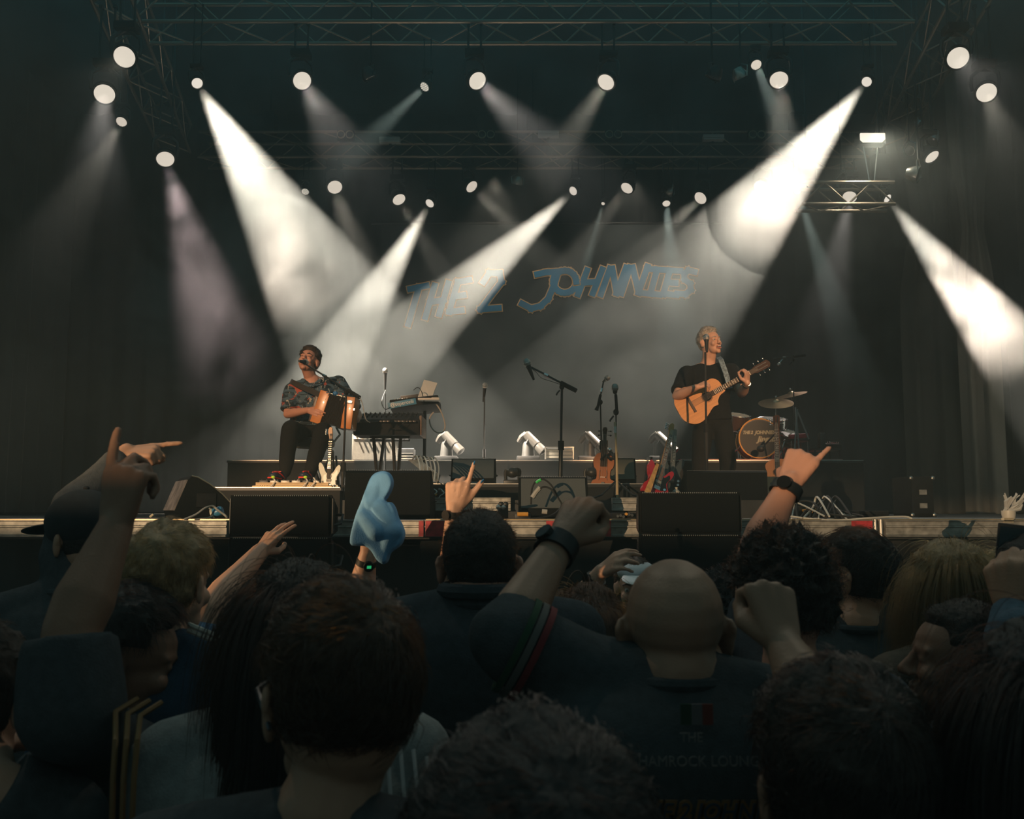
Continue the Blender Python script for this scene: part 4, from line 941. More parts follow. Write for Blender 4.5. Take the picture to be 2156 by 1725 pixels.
# guitarist's classical guitar: body centre, neck towards the upper right
GU0, GU1 = P(1476,847,9.08), P(1600,779,9.0)
gdir = (GU1-GU0).normalized(); GFRONT = Vector((-.12,-1,.12))
MG = frame(P(1474,845,9.10), gdir, GFRONT)
guitar('classical_guitar', 'amber cutaway classical guitar held by the standing singer', 'guitar', MG, CUT, .085, GOLDW, ROSE, .32, mat('neck_mahogany', (.2,.08,.035), .4))
# acoustic on a stand at the riser
ga = frame(P(1640,1012,7.9), P(1639,900,8.2)-P(1642,1012,7.9), (-.45,-1,.15))
guitar('acoustic_guitar', 'orange brown acoustic guitar on a stand right of the guitarist\'s monitor', 'guitar', ga, FULL, .09, mat('cedar_top', (.5,.19,.06), .4, coat=.3), ROSE, .34, MATS['neck_mahogany'], scale=.74)
# red bass
gb = frame(P(1383,1018,7.0), P(1416,880,7.3)-P(1380,1018,7.0), (.18,-1,.1))
guitar('bass_guitar', 'red bass guitar with maple head leaning left of the guitarist\'s monitor', 'guitar', gb, ELEC, .045, REDL, REDL, .37, MAPLE, head='fender', kind='electric', nstr=4, scale=.62, pick=mat('pickguard_black', (.012,.012,.012), .3), fb=mat('rosewood_board', (.22,.10,.06), .5))
t = thing('guitar_strap', 'tan strap hanging beside the red bass', 'strap', P(1368,1035,6.9))
W(MB().add([P(1356,1037,6.85),P(1370,1037,6.85),P(1388,978,6.95),P(1382,975,6.95)]+[q+Vector((0,.006,0)) for q in (P(1356,1037,6.85),P(1370,1037,6.85),P(1388,978,6.95),P(1382,975,6.95))], [(0,1,2,3),(7,6,5,4),(0,4,5,1),(1,5,6,2),(2,6,7,3),(3,7,4,0)]), 'webbing', mat('strap_tan', (.55,.30,.10), .7, noise_s=40, noise_a=.3), t)
# dark electric behind the bass
gc = frame(P(1412,1000,7.6), (.12,.1,1), (.2,-1,.1))
guitar('electric_guitar', 'grey electric guitar half hidden between the red bass and the monitor', 'guitar', gc, ELEC, .045, mat('slate_lacquer', (.08,.09,.09), .25, coat=.5), BLK, .2, mat('ash_neck', (.3,.28,.24), .4), head='fender', kind='electric', scale=.6)
# white electric by the seated player
gd = frame(P(694,1012,8.35), (.02,.06,1), (-.1,-1,.06))
guitar('electric_guitar', 'pale mint electric guitar standing right of the pedal case', 'guitar', gd, ELEC, .045, WHTL, WHTL, .30, MAPLE, head='fender', kind='electric', scale=.60, pick=mat('pickguard_white', (.55,.55,.5), .3))
# fiddle hanging on the stand with bow
gv = frame(P(1271,1000,7.75), (.05,0,1), (-.25,-1,0))
guitar('fiddle', 'orange brown fiddle hanging from a holder in the stage centre', 'violin', gv, VIOF, .04, mat('violin_varnish', (.42,.12,.03), .5, spec=.2), MATS['violin_varnish'], .10, mat('violin_neck', (.35,.13,.04), .35), head='scroll', kind='violin', nstr=4, scale=1.05)
t = thing('fiddle_holder', 'black clamp holder gripping the neck of the fiddle', 'holder', P(1283,960,7.75))
W(MB().tube([B0(1296,7.42,P(1296,962,7.42).z), P(1285,955,7.7), P(1276,962,7.72)], .012, 8), 'arm', BLK, t); W(MB().tube([P(1266,968,7.68), P(1275,958,7.72), P(1286,968,7.68)], .012, 8), 'cradle', BLK, t)
for k in range(3): W(MB().ell(P(1284+k*4,948+k*8,7.6), (.018,.018,.018), nu=10, nv=6), 'clamp_knob', BLK if k else CHROME, t)
t = thing('fiddle_bow', 'long pale fiddle bow hanging straight down on the centre stand', 'bow', P(1297,890,7.33))
W(MB().tube([P(1295,889,7.33), P(1298.5,970,7.33), P(1300,1052,7.33)], [.009,.009,.010], 6), 'stick', mat('bow_wood', (.62,.45,.25), .4), t); W(MB().box(P(1295,905,7.33), (.02,.02,.05)), 'frog', mat('pearl'), t)

def gstand(c, zf, hz, label, w_=.12):
    t = thing('guitar_stand', label, 'stand', Vector((c.x, c.y, zf)))
    for k in (-1, 1):
        W(MB().tube([(c.x+k*.03,c.y+.08,zf+hz+.25), (c.x+k*w_,c.y-.08,zf+.008)], .009, 6), 'leg', BLK, t)
        W(MB().tube([(c.x+k*.07,c.y+.02,zf+hz), (c.x+k*.07,c.y-.09,zf+hz), (c.x+k*.07,c.y-.10,zf+hz+.03)], .009, 6), 'rest_arm', RUBBER, t)
    W(MB().tube([(c.x,c.y+.07,zf+hz+.30), (c.x,c.y+.24,zf+.008)], .009, 6), 'leg', BLK, t)
    W(MB().tube([(c.x-.07,c.y+.04,zf+hz), (c.x+.07,c.y+.04,zf+hz)], .009, 6), 'cross_bar', BLK, t)
gstand(ga.translation+Vector((.0,.06,0)), Z2, max(.05, ga.translation.z-.160-Z2), 'black stand under the acoustic guitar')
gstand(gb.translation+Vector((-.02,.04,0)), Z2, max(.03, gb.translation.z-.15-Z2), 'black stand under the red bass guitar', .09)
gstand(gd.translation+Vector((0,.04,0)), zr, max(.03, gd.translation.z-.14-zr), 'black stand under the pale mint guitar', .09)

# ---------------------------------------------------------------- drum kit
DK = 11.0
def drum(root_nm, label, c, r, L, ax, m, head_m, cat='drum', hoop=CHROME, lugs=8):
    t = thing(root_nm, label, cat, c); M = Vector(ax).to_track_quat('Z','Y').to_matrix().to_4x4()
    MB().lathe([(r*.97,-L/2),(r*.985,-L/2+.01),(r*.985,L/2-.01),(r*.97,L/2)], M, 36).build('shell', m, t)
    for z, nm in ((L/2,'front_head'),(-L/2,'rear_head')): MB().lathe([(r*.96,z-.004),(r*.96,z+.004),(.001,z+.004)], M, 36).build(nm, head_m, t)
    for z in (-L/2, L/2): MB().tube([M @ Vector((r*1.02*math.cos(2*PI*k/36), r*1.02*math.sin(2*PI*k/36), z)) for k in range(36)], r*.03+.002, 8, close=True).build('hoop', hoop, t)
    for k in range(lugs):
        a = 2*PI*(k+.5)/lugs; p, q = [M @ Vector((r*1.06*math.cos(a), r*1.06*math.sin(a), z)) for z in (-L/2, L/2)]
        MB().cyl(p, q, .005, 6).ell(q, (.011,)*3, nu=8, nv=6).ell(p, (.011,)*3, nu=8, nv=6).build('lug', CHROME, t)
    return t
RUG = MB(); xa, xb = X(1432,10.6), X(1772,10.6)
rg = thing('drum_rug', 'red rug with a pale edge under the drum kit', 'rug', ((xa+xb)/2, 11.2, z97))
W(bx(xa, xb, 10.5, 12.1, z97, z97+.012), 'pile', mat('rug_red', (.5,.035,.05), .9, noise_s=18, noise_a=.4, bump=.004, bump_s=150), rg); W(bx(xa, xb, 10.494, 10.5, z97, z97+.012), 'fringe', mat('rug_edge', (.6,.35,.3), .9), rg)
z9 = z97+.012
bc = P(1595,928,DK); r = .222; bc.z = z9+r*1.05+.012
bd = drum('bass_drum', 'bass drum with orange hoop and the band name on its dark head', bc, r, .36, (-.14,-1,.05), mat('drum_wrap', (.06,.03,.02), .3), mat('drum_skin_dark', (.032,.03,.026), .6), hoop=mat('orange_hoop', (.75,.36,.08), .3))
Mb = Vector((-.14,-1,.05)).to_track_quat('Z','Y'); fc = bc+Vector((-.14,-1,.05)).normalized()*.187
re = (R(87), 0, R(-8))
def btxt(body, dx, dz, size, nm='lettering', shear=.3, sx=1.0, m=None, off=0, dy=0):
    ax = Vector((math.cos(R(-8)), math.sin(R(-8)), 0)); p = fc+ax*dx+Vector((0,0,dz))+Vector((-.14,-1,.05)).normalized()*dy
    return flat_text(body, size, p, m or mat('letter_green', (.42,.42,.26), .5), nm, bd, re, .001, shear, sx=sx, offset=off)
for o_, mm, dy in ((.006, mat('letter_dark_edge', (.25,.2,.12), .5), 0), (0, None, .004)):
    btxt('THE 2', -.130, .066, .050, m=mm, off=o_*.7, dy=dy, sx=.85); btxt('JOHNNIES', .060, .064, .056, m=mm, off=o_*.7, dy=dy, sx=.85); btxt('Jingab', .075, -.012, .085, m=mm, off=o_, dy=dy)
t = thing('drum_microphone', 'black microphone on a boom poking at the bass drum head', 'microphone', P(1600,945,10.5))
W(MB().tube([P(1640,905,10.3), P(1612,935,10.55)], .010, 8), 'boom', BLK, t); W(MB().ell(P(1602,945,10.6), (.045,.045,.04)), 'capsule', BLK, t); W(MB().cyl(P(1640,905,10.3), B0(1650,10.3,z97), .009, 8), 'pole', BLK, t)
drum('floor_tom', 'small dark drum behind the guitarist\'s hip', B0(1556,11.3,0)+Vector((0,0,P(1556,890,11.3).z)), .13, .18, (.1,-.3,1), mat('drum_wrap'), mat('drum_skin_pale', (.4,.38,.33), .5), lugs=6)
drum('snare_drum', 'snare drum with chrome rim above the bass drum', B0(1628,11.5,0)+Vector((0,0,P(1628,893,11.5).z)), .17, .12, (.0,-.25,1), CHROME, MATS['drum_skin_pale'], lugs=8)
drum('rack_tom', 'dark tom drum behind the tuning pegs of the acoustic guitar', B0(1655,11.6,0)+Vector((0,0,P(1655,930,11.6).z)), .15, .22, (.1,-.4,1), mat('drum_wrap'), MATS['drum_skin_pale'], lugs=6)
for px, py, d in ((1556,902,11.3), (1628,900,11.5), (1655,942,11.6)):
    b = B0(px,d,z9); t = thing('drum_stand', {1556:'chrome stand holding the small drum at the guitarist\'s hip',1628:'chrome stand holding the snare drum',1655:'chrome stand holding the tom drum'}[px], 'stand', b); zt = P(px,py,d).z-.04
    W(MB().cyl(b+Vector((0,0,.05)), (b.x,b.y,zt), .011, 8), 'pole', CHROME, t)
    for k in range(3): a = R(30+120*k); W(MB().tube([(b.x,b.y,z9+.18),(b.x+.17*math.cos(a),b.y+.17*math.sin(a),z9+.006)], .008, 6), 'leg', CHROME, t)
BRZ = mat('cymbal_bronze', (.55,.38,.24), .32, .9, bump=.0006, bump_s=200, stretch=(1,1,30))
def cymbal(px, py, d, r, tilt, label, base_px):
    c = P(px, py, d); t = thing('cymbal', label, 'cymbal', c, 0); M = Vector(tilt).to_track_quat('Z','Y').to_matrix().to_4x4()
    MB().lathe([(.001,.034),(.02,.03),(.045,.012),(.05,.006),(r,-.02),(r,-.023),(.05,.003),(.001,.003)], M, 40).build('disc', BRZ, t)
    MB().cyl(M @ Vector((0,0,.02)), M @ Vector((0,0,.075)), .006, 8).ell(M @ Vector((0,0,.06)), (.014,.014,.012), nu=8, nv=6).build('wing_nut', CHROME, t)
    b = B0(base_px, d+.1, z9); t2 = thing('cymbal_stand', 'chrome stand under the '+label, 'stand', b)
    W(MB().cyl(b+Vector((0,0,.05)), c+Vector((0,0,-.004)), .010, 8), 'pole', CHROME, t2)
    for k in range(3): a = R(90+120*k); W(MB().tube([(b.x,b.y,z9+.2),(b.x+.22*math.cos(a),b.y+.22*math.sin(a),z9+.006)], .008, 6), 'leg', CHROME, t2)
cymbal(1634,846,11.2,.205,(-.08,-.42,1),'big bronze cymbal tipped forward above the bass drum',1637)
cymbal(1666,829,12.2,.20,(-.25,-.18,1),'dim far cymbal behind the bronze one',1690)
cymbal(1652,938,11.2,.13,(0,-.1,1),'low hi-hat cymbal beside the bass drum',1655)
t = thing('folded_boom_stand', 'silver folded tripod stand leaning right of the drums', 'stand', B0(1690,10.9,z9))
for a, b_ in (((1675,858),(1684,965)), ((1680,868),(1703,925)), ((1679,862),(1672,962))): W(MB().tube([P(*a,10.9), P(*b_,10.85)], .011, 8), 'leg', mat('dull_silver', (.3,.3,.29), .4, .6), t)
tag(W(MB().box((0,0,0), (.21,.12,.05), Matrix.Translation(P(1681,919,10.95)) @ Matrix.Rotation(R(-4),4,'Y'), bev=.015), 'red_percussion_block', mat('red_plastic', (.6,.03,.05), .4), None), 'red percussion block clamped right of the bass drum', 'percussion')
t = thing('percussion_table', 'small black table under the red percussion block', 'table', B0(1684,11.1,z9))
xa, xb = X(1664,11), X(1706,11); zt = P(1684,926,11).z
W(bx(xa, xb, 10.9, 11.25, zt-.02, zt), 'top', BLK, t)
for x in (xa+.02, xb-.02):
    for y in (10.93, 11.2): W(MB().cyl((x,y,z9),(x,y,zt-.02),.009,6), 'leg', CHROME, t)
t = thing('drum_pedal', 'chrome bass drum pedal and clamps right of the bass drum', 'pedal', B0(1645,10.9,z9))
for k, (a, b_, c_) in enumerate((((1640,965),(1646,948),(1652,930)), ((1655,966),(1668,950),(1684,964)), ((1676,962),(1690,948),(1700,963)))): W(MB().tube([P(*a,10.8), P(*b_,10.8), P(*c_,10.8)], .009, 6), ['spring','footboard','footboard'][k], CHROME, t)
# small table with gear right of the kit
t = thing('effects_table', 'low table with tangled gear at the right end of the rear riser', 'table', B0(1748,10.8,z97))
xa, xb = X(1720,10.8), X(1778,10.8); zt = P(1748,944,10.8).z
W(bx(xa, xb, 10.8, 11.2, zt-.02, zt), 'top', BLK, t)
for x in (xa+.015, xb-.015):
    for y in (10.83, 11.17): W(MB().cyl((x,y,z97),(x,y,zt-.02),.01,6), 'leg', BLK, t)
tag(bx(X(1733,10.9), X(1744,10.9), 10.9, 11.0, zt, P(1738,912,10.9).z, .004).build('grey_speaker_box', mat('grey_shell')), 'upright grey box on the low gear table', 'box')
t = thing('mixer', 'small black mixer with bright knobs on the low gear table', 'mixer', B0(1758,10.85,zt))
W(MB().box((0,0,0), (.18,.2,.05), Matrix.Translation((X(1760,10.9), 10.98, zt+.04)) @ Matrix.Rotation(R(8),4,'X'), bev=.006), 'case', BLKM, t)
for k in range(6): W(MB().cyl((X(1748+k*4.5,10.9), 10.9, zt+.06), (X(1748+k*4.5,10.9), 10.895, zt+.078), .007, 6), 'knob', CHROME, t)
# pedal case in front of the seated player
zc = zr; xa, xb = X(536,8.4), X(702,8.4)
t = thing('pedal_case', 'open brass edged flight case full of effect pedals at the seated player\'s feet', 'pedal board', B0(618,8.4,zc))
BRASS = mat('brass_dull', (.30,.22,.12), .5, .6)
zt = P(618,1016,8.4).z-.0
W(bx(xa, xb, 8.3, 8.9, zc, zc+(zt-zc)*.45, .006), 'lower_shell', mat('case_brown', (.05,.035,.02), .5, noise_s=30), t); W(bx(xa+.04, xb-.04, 8.33, 8.9, zc+(zt-zc)*.45, zt-.012, .006), 'tray', mat('case_brown'), t)
for z in (zc+.006, zc+(zt-zc)*.45, zt-.01): W(bx(xa+(.03 if z > zc+.02 else 0), xb-(.03 if z > zc+.02 else 0), 8.292, 8.31, z-.005, z+.005), 'edging', BRASS, t)
for k in range(8): W(bx(xa+.06+k*.02+(k > 3)*.34, xa+.068+k*.02+(k > 3)*.34, 8.285, 8.30, zc+.01, zc+(zt-zc)*.4), 'latch_rib', BRASS, t)
for k in range(7):
    x = xa+.08+k*.095; m = [BLK, mat('pedal_grey', (.2,.19,.17), .4, .5), mat('red_pedal', (.4,.03,.03), .4)][(0,1,1,1,0,1,2)[k]]
    p = thing('effects_pedal', ['black pedal at the left end of the pedal case','grey pedal second from the left in the pedal case','grey knobbed pedal under the player\'s left shoe','grey pedal between the red shoes','black pedal right of the middle of the pedal case','grey pedal beside the right red shoe','red pedal at the right end of the pedal case'][k], 'pedal', (x, 8.42, zt-.012), 0, 'pedals in the open flight case')
    MB().box((0,0,.014), (.078,.12,.028), bev=.004).build('case', m, p)
    for j in range(2): MB().cyl((-.02+.04*j,-.03,.028), (-.02+.04*j,-.032,.040), .008, 8).build('knob', CHROME, p)
for k, (a, c_) in enumerate(((575,mat('lime_plug', (.45,.75,.05), .4)), (643,MATS['lime_plug']), (660,GCAB))):
    cable([P(a,1006,8.3), P(a+4,1014,8.28), P(a-4,1024,8.26), P(a-10,1030,8.26)], .006, ['dark cable falling from the lime plug at the left of the pedal case','dark cable by the second lime plug on the pedal case','grey cable drooping over the right of the pedal case'][k], GCAB)
    if k < 2: tag(MB().ell(P(a,1005,8.29), (.018,.014,.014)).build('lime_plug', c_), 'lime green plug on the pedal case, the %s one' % ('left','right')[k], 'plug')
# stool
t = thing('drum_stool', 'round padded stool under the seated player', 'stool', B0(660,9.2,zr))
b = B0(661,9.15,zr); zs = P(661,932,9.15).z
W(MB().lathe([(.17,zs-zr-.05),(.19,zs-zr-.04),(.195,zs-zr-.01),(.18,zs-zr+.03),(.10,zs-zr+.045)], Matrix.Translation(b), 28), 'seat', mat('stool_vinyl', (.02,.02,.02), .4), t)
W(MB().lathe([(.17,zs-zr-.055),(.17,zs-zr-.045)], Matrix.Translation(b), 28), 'under_pan', mat('pan_grey', (.2,.19,.17), .5), t)
W(MB().cyl(b+Vector((0,0,.08)), b+Vector((0,0,zs-zr-.05)), .018, 10), 'post', CHROME, t)
for k in range(3): a = R(80+120*k); W(MB().tube([b+Vector((0,0,.25)), b+Vector((.22*math.cos(a),.22*math.sin(a),.01))], .012, 8), 'leg', CHROME, t)

# ---------------------------------------------------------------- accordion
AM = Matrix.Translation(P(706,868,8.78)) @ Matrix.Rotation(R(14),4,'Y') @ Matrix.Rotation(R(-8),4,'Z')
t = thing('button_accordion', 'orange wooden button accordion with pleated bellows on the seated player\'s knee', 'accordion', (0,0,0)); t.matrix_world = AM
OW = mat('accordion_orange', (.62,.22,.045), .3, coat=.5, noise_s=8, noise_a=.15)
MB().box((-.125,0,0), (.10,.17,.31), Matrix.Rotation(R(4),4,'Y'), bev=.008).build('left_case', OW, t)
MB().box((.145,.01,.0), (.10,.17,.30), Matrix.Rotation(R(-7),4,'Y'), bev=.008).build('right_case', OW, t)
bl = MB(); n = 15
for i in range(n+1):
    a = i/n; x = -.075+.175*a; 
    for e, dx in ((.0, 0), (.016, .0058)):
        if i == n and dx: break
        h = .140-.012*math.sin(PI*a)+e*.6; w_ = .072+e*.5; xx = x+dx; arch = .012*math.sin(PI*a)
        bl.v += [(xx,-w_,-h+arch),(xx,w_,-h+arch),(xx,w_,h+arch),(xx,-w_,h+arch)]
R_ = len(bl.v)//4
for i in range(R_-1):
    for j in range(4): bl.f.append((i*4+j, i*4+(j+1) % 4, (i+1)*4+(j+1) % 4, (i+1)*4+j))
bl.f += [(3,2,1,0), tuple((R_-1)*4+j for j in range(4))]
bl.build('bellows', mat('bellows_dark', (.03,.026,.022), .5), t, ang=10)
for i in range(0, n): a = (i+.5)/n; MB().tube([(-.075+.175*a,-.080,.152-.012*math.sin(PI*a)+.012*math.sin(PI*a)), (-.075+.175*a,.078,.152)], .0028, 5).build('pleat_edge', mat('pleat_silver', (.65,.6,.5), .3, .7), t)
MB().box((-.20,.0,-.0), (.03,.09,.28), bev=.004).build('fingerboard', mat('board_dark', (.05,.03,.02), .4), t)
for k in range(10): MB().cyl((-.21,-.02 if k % 2 else .015,-.11+k*.024), (-.222,-.02 if k % 2 else .015,-.11+k*.024), .007, 8).build('button', mat('pearl'), t)
MB().box((.145,-.078,.10), (.06,.008,.035), Matrix.Rotation(R(-7),4,'Y'), bev=.003).build('grille_plate', CHROME, t)
MB().box((.195,-.078,.06), (.012,.008,.02)).build('badge', CHROME, t)
MB().tube([(-.10,-.088,.15),(-.06,-.09,.16),(-.08,-.088,.13)], .005, 6).build('strap_hook', CHROME, t)
MB().ell((-.02,-.07,.162), (.026,.026,.022)).build('blue_knob', mat('blue_knob', (.04,.18,.4), .3), t)
# ---------------------------------------------------------------- people
def remesh(mb, vox, smooth=2, name='m', disp=None, sfac=.5):
    me = bpy.data.meshes.new(name); me.from_pydata(mb.v, [], mb.f); me.update()
    bm = bmesh.new(); bm.from_mesh(me); bmesh.ops.recalc_face_normals(bm, faces=bm.faces); bm.to_mesh(me); bm.free()
    o = bpy.data.objects.new('tmp', me); COL.objects.link(o)
    m = o.modifiers.new('r', 'REMESH'); m.mode = 'VOXEL'; m.voxel_size = vox; m.use_smooth_shade = True
    if smooth: s_ = o.modifiers.new('s', 'SMOOTH'); s_.iterations = smooth; s_.factor = sfac
    out = bpy.data.meshes.new_from_object(o.evaluated_get(bpy.context.evaluated_depsgraph_get()))
    bpy.data.objects.remove(o); bpy.data.meshes.remove(me)
    if disp:
        n = len(out.vertices); co = np.empty(n*3, 'f'); no = np.empty(n*3, 'f')
        out.vertices.foreach_get('co', co); out.vertices.foreach_get('normal', no); co = co.reshape(-1, 3); no = no.reshape(-1, 3)
        co += no*disp(co)[:, None]; out.vertices.foreach_set('co', co.ravel()); out.update()
    out.polygons.foreach_set('use_smooth', [True]*len(out.polygons)); out.name = name
    return out
def folds(a=.004, f=14., seed=0):
    def g(co):
        x, y, z = co[:,0]*f+seed, co[:,1]*f, co[:,2]*f
        w1 = np.sin(x*.9+2.1*np.sin(z*.55+seed)+y*.7)*np.cos(z*.8+1.3*np.sin(x*.6)); w2 = np.sin(z*1.9+x*.8+1.7*np.sin(y*.9+seed))
        return a*(.6*w1+.5*w2)
    return g
def orient(fwd, up=(0,0,1)):
    """matrix: local +Y = fwd, +Z about up"""
    y = Vector(fwd).normalized(); x = y.cross(Vector(up)).normalized(); z = x.cross(y)
    return Matrix((x, y, z)).transposed()
def head_prims(mb, H, Q, s=1.0, w=1.0, jaw=1.0, full=True, face=True):
    """H centre between the ears, Q 3x3 with +Y = where the face looks"""
    T = lambda x, y, z: H+Q @ Vector((x*w, y, z))*s
    E = lambda c, r, rot=None: mb.ell(T(*c), tuple(k*s for k in (r[0]*w, r[1], r[2])), Q if rot is None else Q @ rot)
    E((0,-.014,.036), (.075,.096,.084)); E((0,.020,.030), (.068,.074,.070)); E((0,.028,-.022), (.060,.060,.075)); E((0,.040,-.070), (.050*jaw,.046,.040))
    E((0,.074,-.098), (.023,.018,.019)); E((0,-.03,-.03), (.062,.066,.06))
    if face:
        mb.caps(T(0,.090,.012), T(0,.113,-.026), .008*s, .012*s); E((.011,.102,-.031), (.009,.010,.008)); E((-.011,.102,-.031), (.009,.010,.008))
        for k in (-1, 1):
            mb.caps(T(k*.016,.087,.022), T(k*.046,.074,.022), .010*s, .008*s, 10); E((k*.036,.068,-.026), (.023,.022,.022))
            E((k*.031,.078,.004), (.014,.012,.010))
        mb.caps(T(-.019,.090,-.055), T(.019,.090,-.055), .007*s, .007*s, 8); mb.caps(T(-.016,.090,-.070), T(.016,.090,-.070), .008*s, .008*s, 8)
    for k in (-1, 1):
        r = Matrix.Rotation(k*R(22), 3, 'Z') @ Matrix.Rotation(R(-10), 3, 'X')
        E((k*.080,-.012,-.002), (.009,.020,.033), r); E((k*.085,-.018,.012), (.007,.017,.019), r)
def neck_prims(mb, H, Q, base, s=1.0, r=.056):
    a = H+Q @ Vector((0,-.022,-.05))*s; mb.chain([a, (a+base)/2, base], [r*s*.98, r*s*.95, r*s*1.12]); mb.caps(H+Q @ Vector((0,.02,-.07))*s, base+Vector((0,0,.01)), .036*s, .05*s)
POSE = {  # per finger curl (three joints), thumb (out, across, curl)
 'relax': ([(18,22,14)]*4, (35,0,15)), 'open': ([(2,4,3),(0,3,2),(3,5,4),(6,8,5)], (55,0,5)),
 'fist': ([(78,92,60),(82,95,62),(84,96,62),(84,94,60)], (18,45,50)),
 'point': ([(3,5,4),(80,94,60),(84,96,62),(84,94,60)], (25,50,45)),
 'two': ([(3,6,5),(4,6,5),(82,96,62),(82,94,60)], (18,55,50)),
 'three': ([(14,14,10),(4,8,6),(8,12,10),(80,88,55)], (15,45,40)),
 'grip': ([(48,58,34),(50,60,36),(52,62,38),(54,60,36)], (40,45,25)),
 'pluck': ([(40,40,25),(46,44,28),(50,48,30),(55,50,32)], (40,20,12)),
 'thumb': ([(78,92,60),(82,95,62),(84,96,62),(84,94,60)], (85,0,0)),
 'gun': ([(3,5,4),(72,90,60),(80,92,60),(82,92,60)], (75,0,5)),
}
def hand_prims(mb, Wr, fwd, back, side, pose='relax', s=1.0, over=None, spread=5):
    """Wr wrist, fwd towards the fingers, back = direction of the back of the hand, side +1: thumb on +X of (fwd, back) frame"""
    y = Vector(fwd).normalized(); z = Vector(back); z = (z-y*z.dot(y)).normalized(); x = y.cross(z)*side
    T = lambda a, b, c: Wr+(x*a+y*b+z*c)*s
    cur, th = over or POSE[pose]
    K = [(.031,.086,.0),(.0105,.090,.003),(-.0105,.086,.002),(-.030,.078,-.002)]; Ls = [.074,.082,.076,.060]; fr = [.0098,.0100,.0096,.0086]
    for i, k in enumerate(K):
        mb.caps(T(k[0]*.45,.012,.0), T(*k), .0165*s, .0125*s, 10)
    mb.caps(T(.018,.02,-.006), T(.024,.06,-.006), .016*s, .013*s, 10); mb.caps(T(-.018,.025,-.004), T(-.024,.06,-.004), .014*s, .012*s, 10)
    tips = []
    for i, k in enumerate(K):
        p = T(*k); sp = R((i-1.4)*-spread if max(cur[i]) < 40 else (i-1.4)*1.5); a = 0; r = fr[i]*s
        for j, (q, f) in enumerate(zip(cur[i], (.44,.31,.25))):
            a += R(q); dr = (y*math.cos(a)-z*math.sin(a)); dr = (dr+x*math.sin(sp)*math.cos(a)).normalized()
            n_ = p+dr*Ls[i]*f*s*1.05; mb.caps(p, n_, r, r*.92, 10); p = n_; r *= .92
        tips.append((p, dr, r))
    out, ac, cu = [R(q) for q in th]
    b0 = T(.018,.018,-.008); d0 = (x*math.sin(out*.8+.35)+y*math.cos(out*.8+.35)-z*(.25+.5*math.sin(ac))).normalized()
    b1 = b0+d0*.044*s; d1 = (x*math.sin(out)*math.cos(ac)+y*math.cos(out)-x*math.sin(ac)*.75-z*(.15+.5*math.sin(ac))).normalized(); b2 = b1+d1*.034*s
    d2 = (d1*math.cos(cu)+(y*.2-x*.9-z*.3).normalized()*math.sin(cu)).normalized() if cu > .2 else d1; b3 = b2+d2*.027*s
    mb.caps(b0, b1, .0175*s, .0135*s, 10); mb.caps(b1, b2, .0125*s, .0115*s, 10); mb.caps(b2, b3, .0112*s, .0095*s, 10); tips.append((b3, d2, .0095*s))
    return tips, (x, y, z)
def arm_prims(mb, S, E_, Wr, s=1.0):
    S, E_, Wr = Vector(S), Vector(E_), Vector(Wr)
    mb.chain([S, S.lerp(E_,.35), S.lerp(E_,.75), E_], [.054*s, .052*s, .044*s, .040*s]); m = E_.lerp(Wr,.28)
    mb.chain([E_, m, E_.lerp(Wr,.65), Wr], [.041*s, .045*s, .035*s, .0275*s]); mb.caps(Wr-(Wr-E_).normalized()*.01, Wr+(Wr-E_).normalized()*.012, .027*s, .025*s)
def torso_mb(mb, neck, hip, sx, depth, fwd, bulge=1.0, n=9, top=.05, flare=1.0):
    """shirt trunk lofted between neck base and hip"""
    up = (neck-hip).normalized(); r = Vector(fwd).cross(up).normalized(); f = up.cross(r).normalized(); L = (neck-hip).length
    prof = [(0,.92*flare,.95),(.12,.94*flare,1.0),(.3,.93,1.02),(.5,1.0,1.05),(.68,1.08,1.1),(.82,1.10,1.02),(.92,.95,.82),(.985,.62,.6),(1.02,.34,.48)]
    v = []; fc = []; k = 24
    for a, wx, dy in prof:
        c = hip+up*L*a
        for j in range(k):
            q = 2*PI*j/k; cx_, sy = math.cos(q), math.sin(q); e = .8
            v.append(c+r*(abs(cx_)**e*math.copysign(1, cx_))*sx*wx+f*(abs(sy)**e*math.copysign(1, sy))*depth*dy*bulge)
    for i in range(len(prof)-1):
        for j in range(k): fc.append((i*k+j, i*k+(j+1) % k, (i+1)*k+(j+1) % k, (i+1)*k+j))
    fc += [tuple(range(k))[::-1], tuple((len(prof)-1)*k+j for j in range(k))]
    mb.add(v, fc)
def skin(name, col): return mat(name, col, .5, spec=.4, noise_s=9, noise_a=.10, bump=.0006, bump_s=220, sss=.0)
SK = {'fair': skin('skin_fair', (.62,.36,.25)), 'tan': skin('skin_tan', (.50,.27,.17)), 'ruddy': skin('skin_ruddy', (.58,.29,.20)), 'brown': skin('skin_brown', (.26,.14,.09)), 'shade': skin('skin_shaded', (.34,.20,.135))}  # last skin is darkened to stand in for shade on the near rows
def hair_mat(name, mel, red=.06, rough=.32):
    if name in MATS: return MATS[name]
    m = bpy.data.materials.new(name); m.use_nodes = True; MATS[name] = m; n, l = nodes(m); n.remove(n['Principled BSDF'])
    h = n.new('ShaderNodeBsdfHairPrincipled'); h.parametrization = 'MELANIN'; h.inputs['Melanin'].default_value = mel; h.inputs['Melanin Redness'].default_value = red; h.inputs['Roughness'].default_value = rough
    l.new(h.outputs[0], n['Material Output'].inputs[0]); return m
HC = {'black': (.03,.028,.028, .92), 'brown': (.05,.032,.022, .75), 'dark': (.035,.028,.024, .86), 'blond': (.36,.24,.14, .32), 'grey': (.36,.34,.31, .3), 'auburn': (.07,.03,.015, .7)}
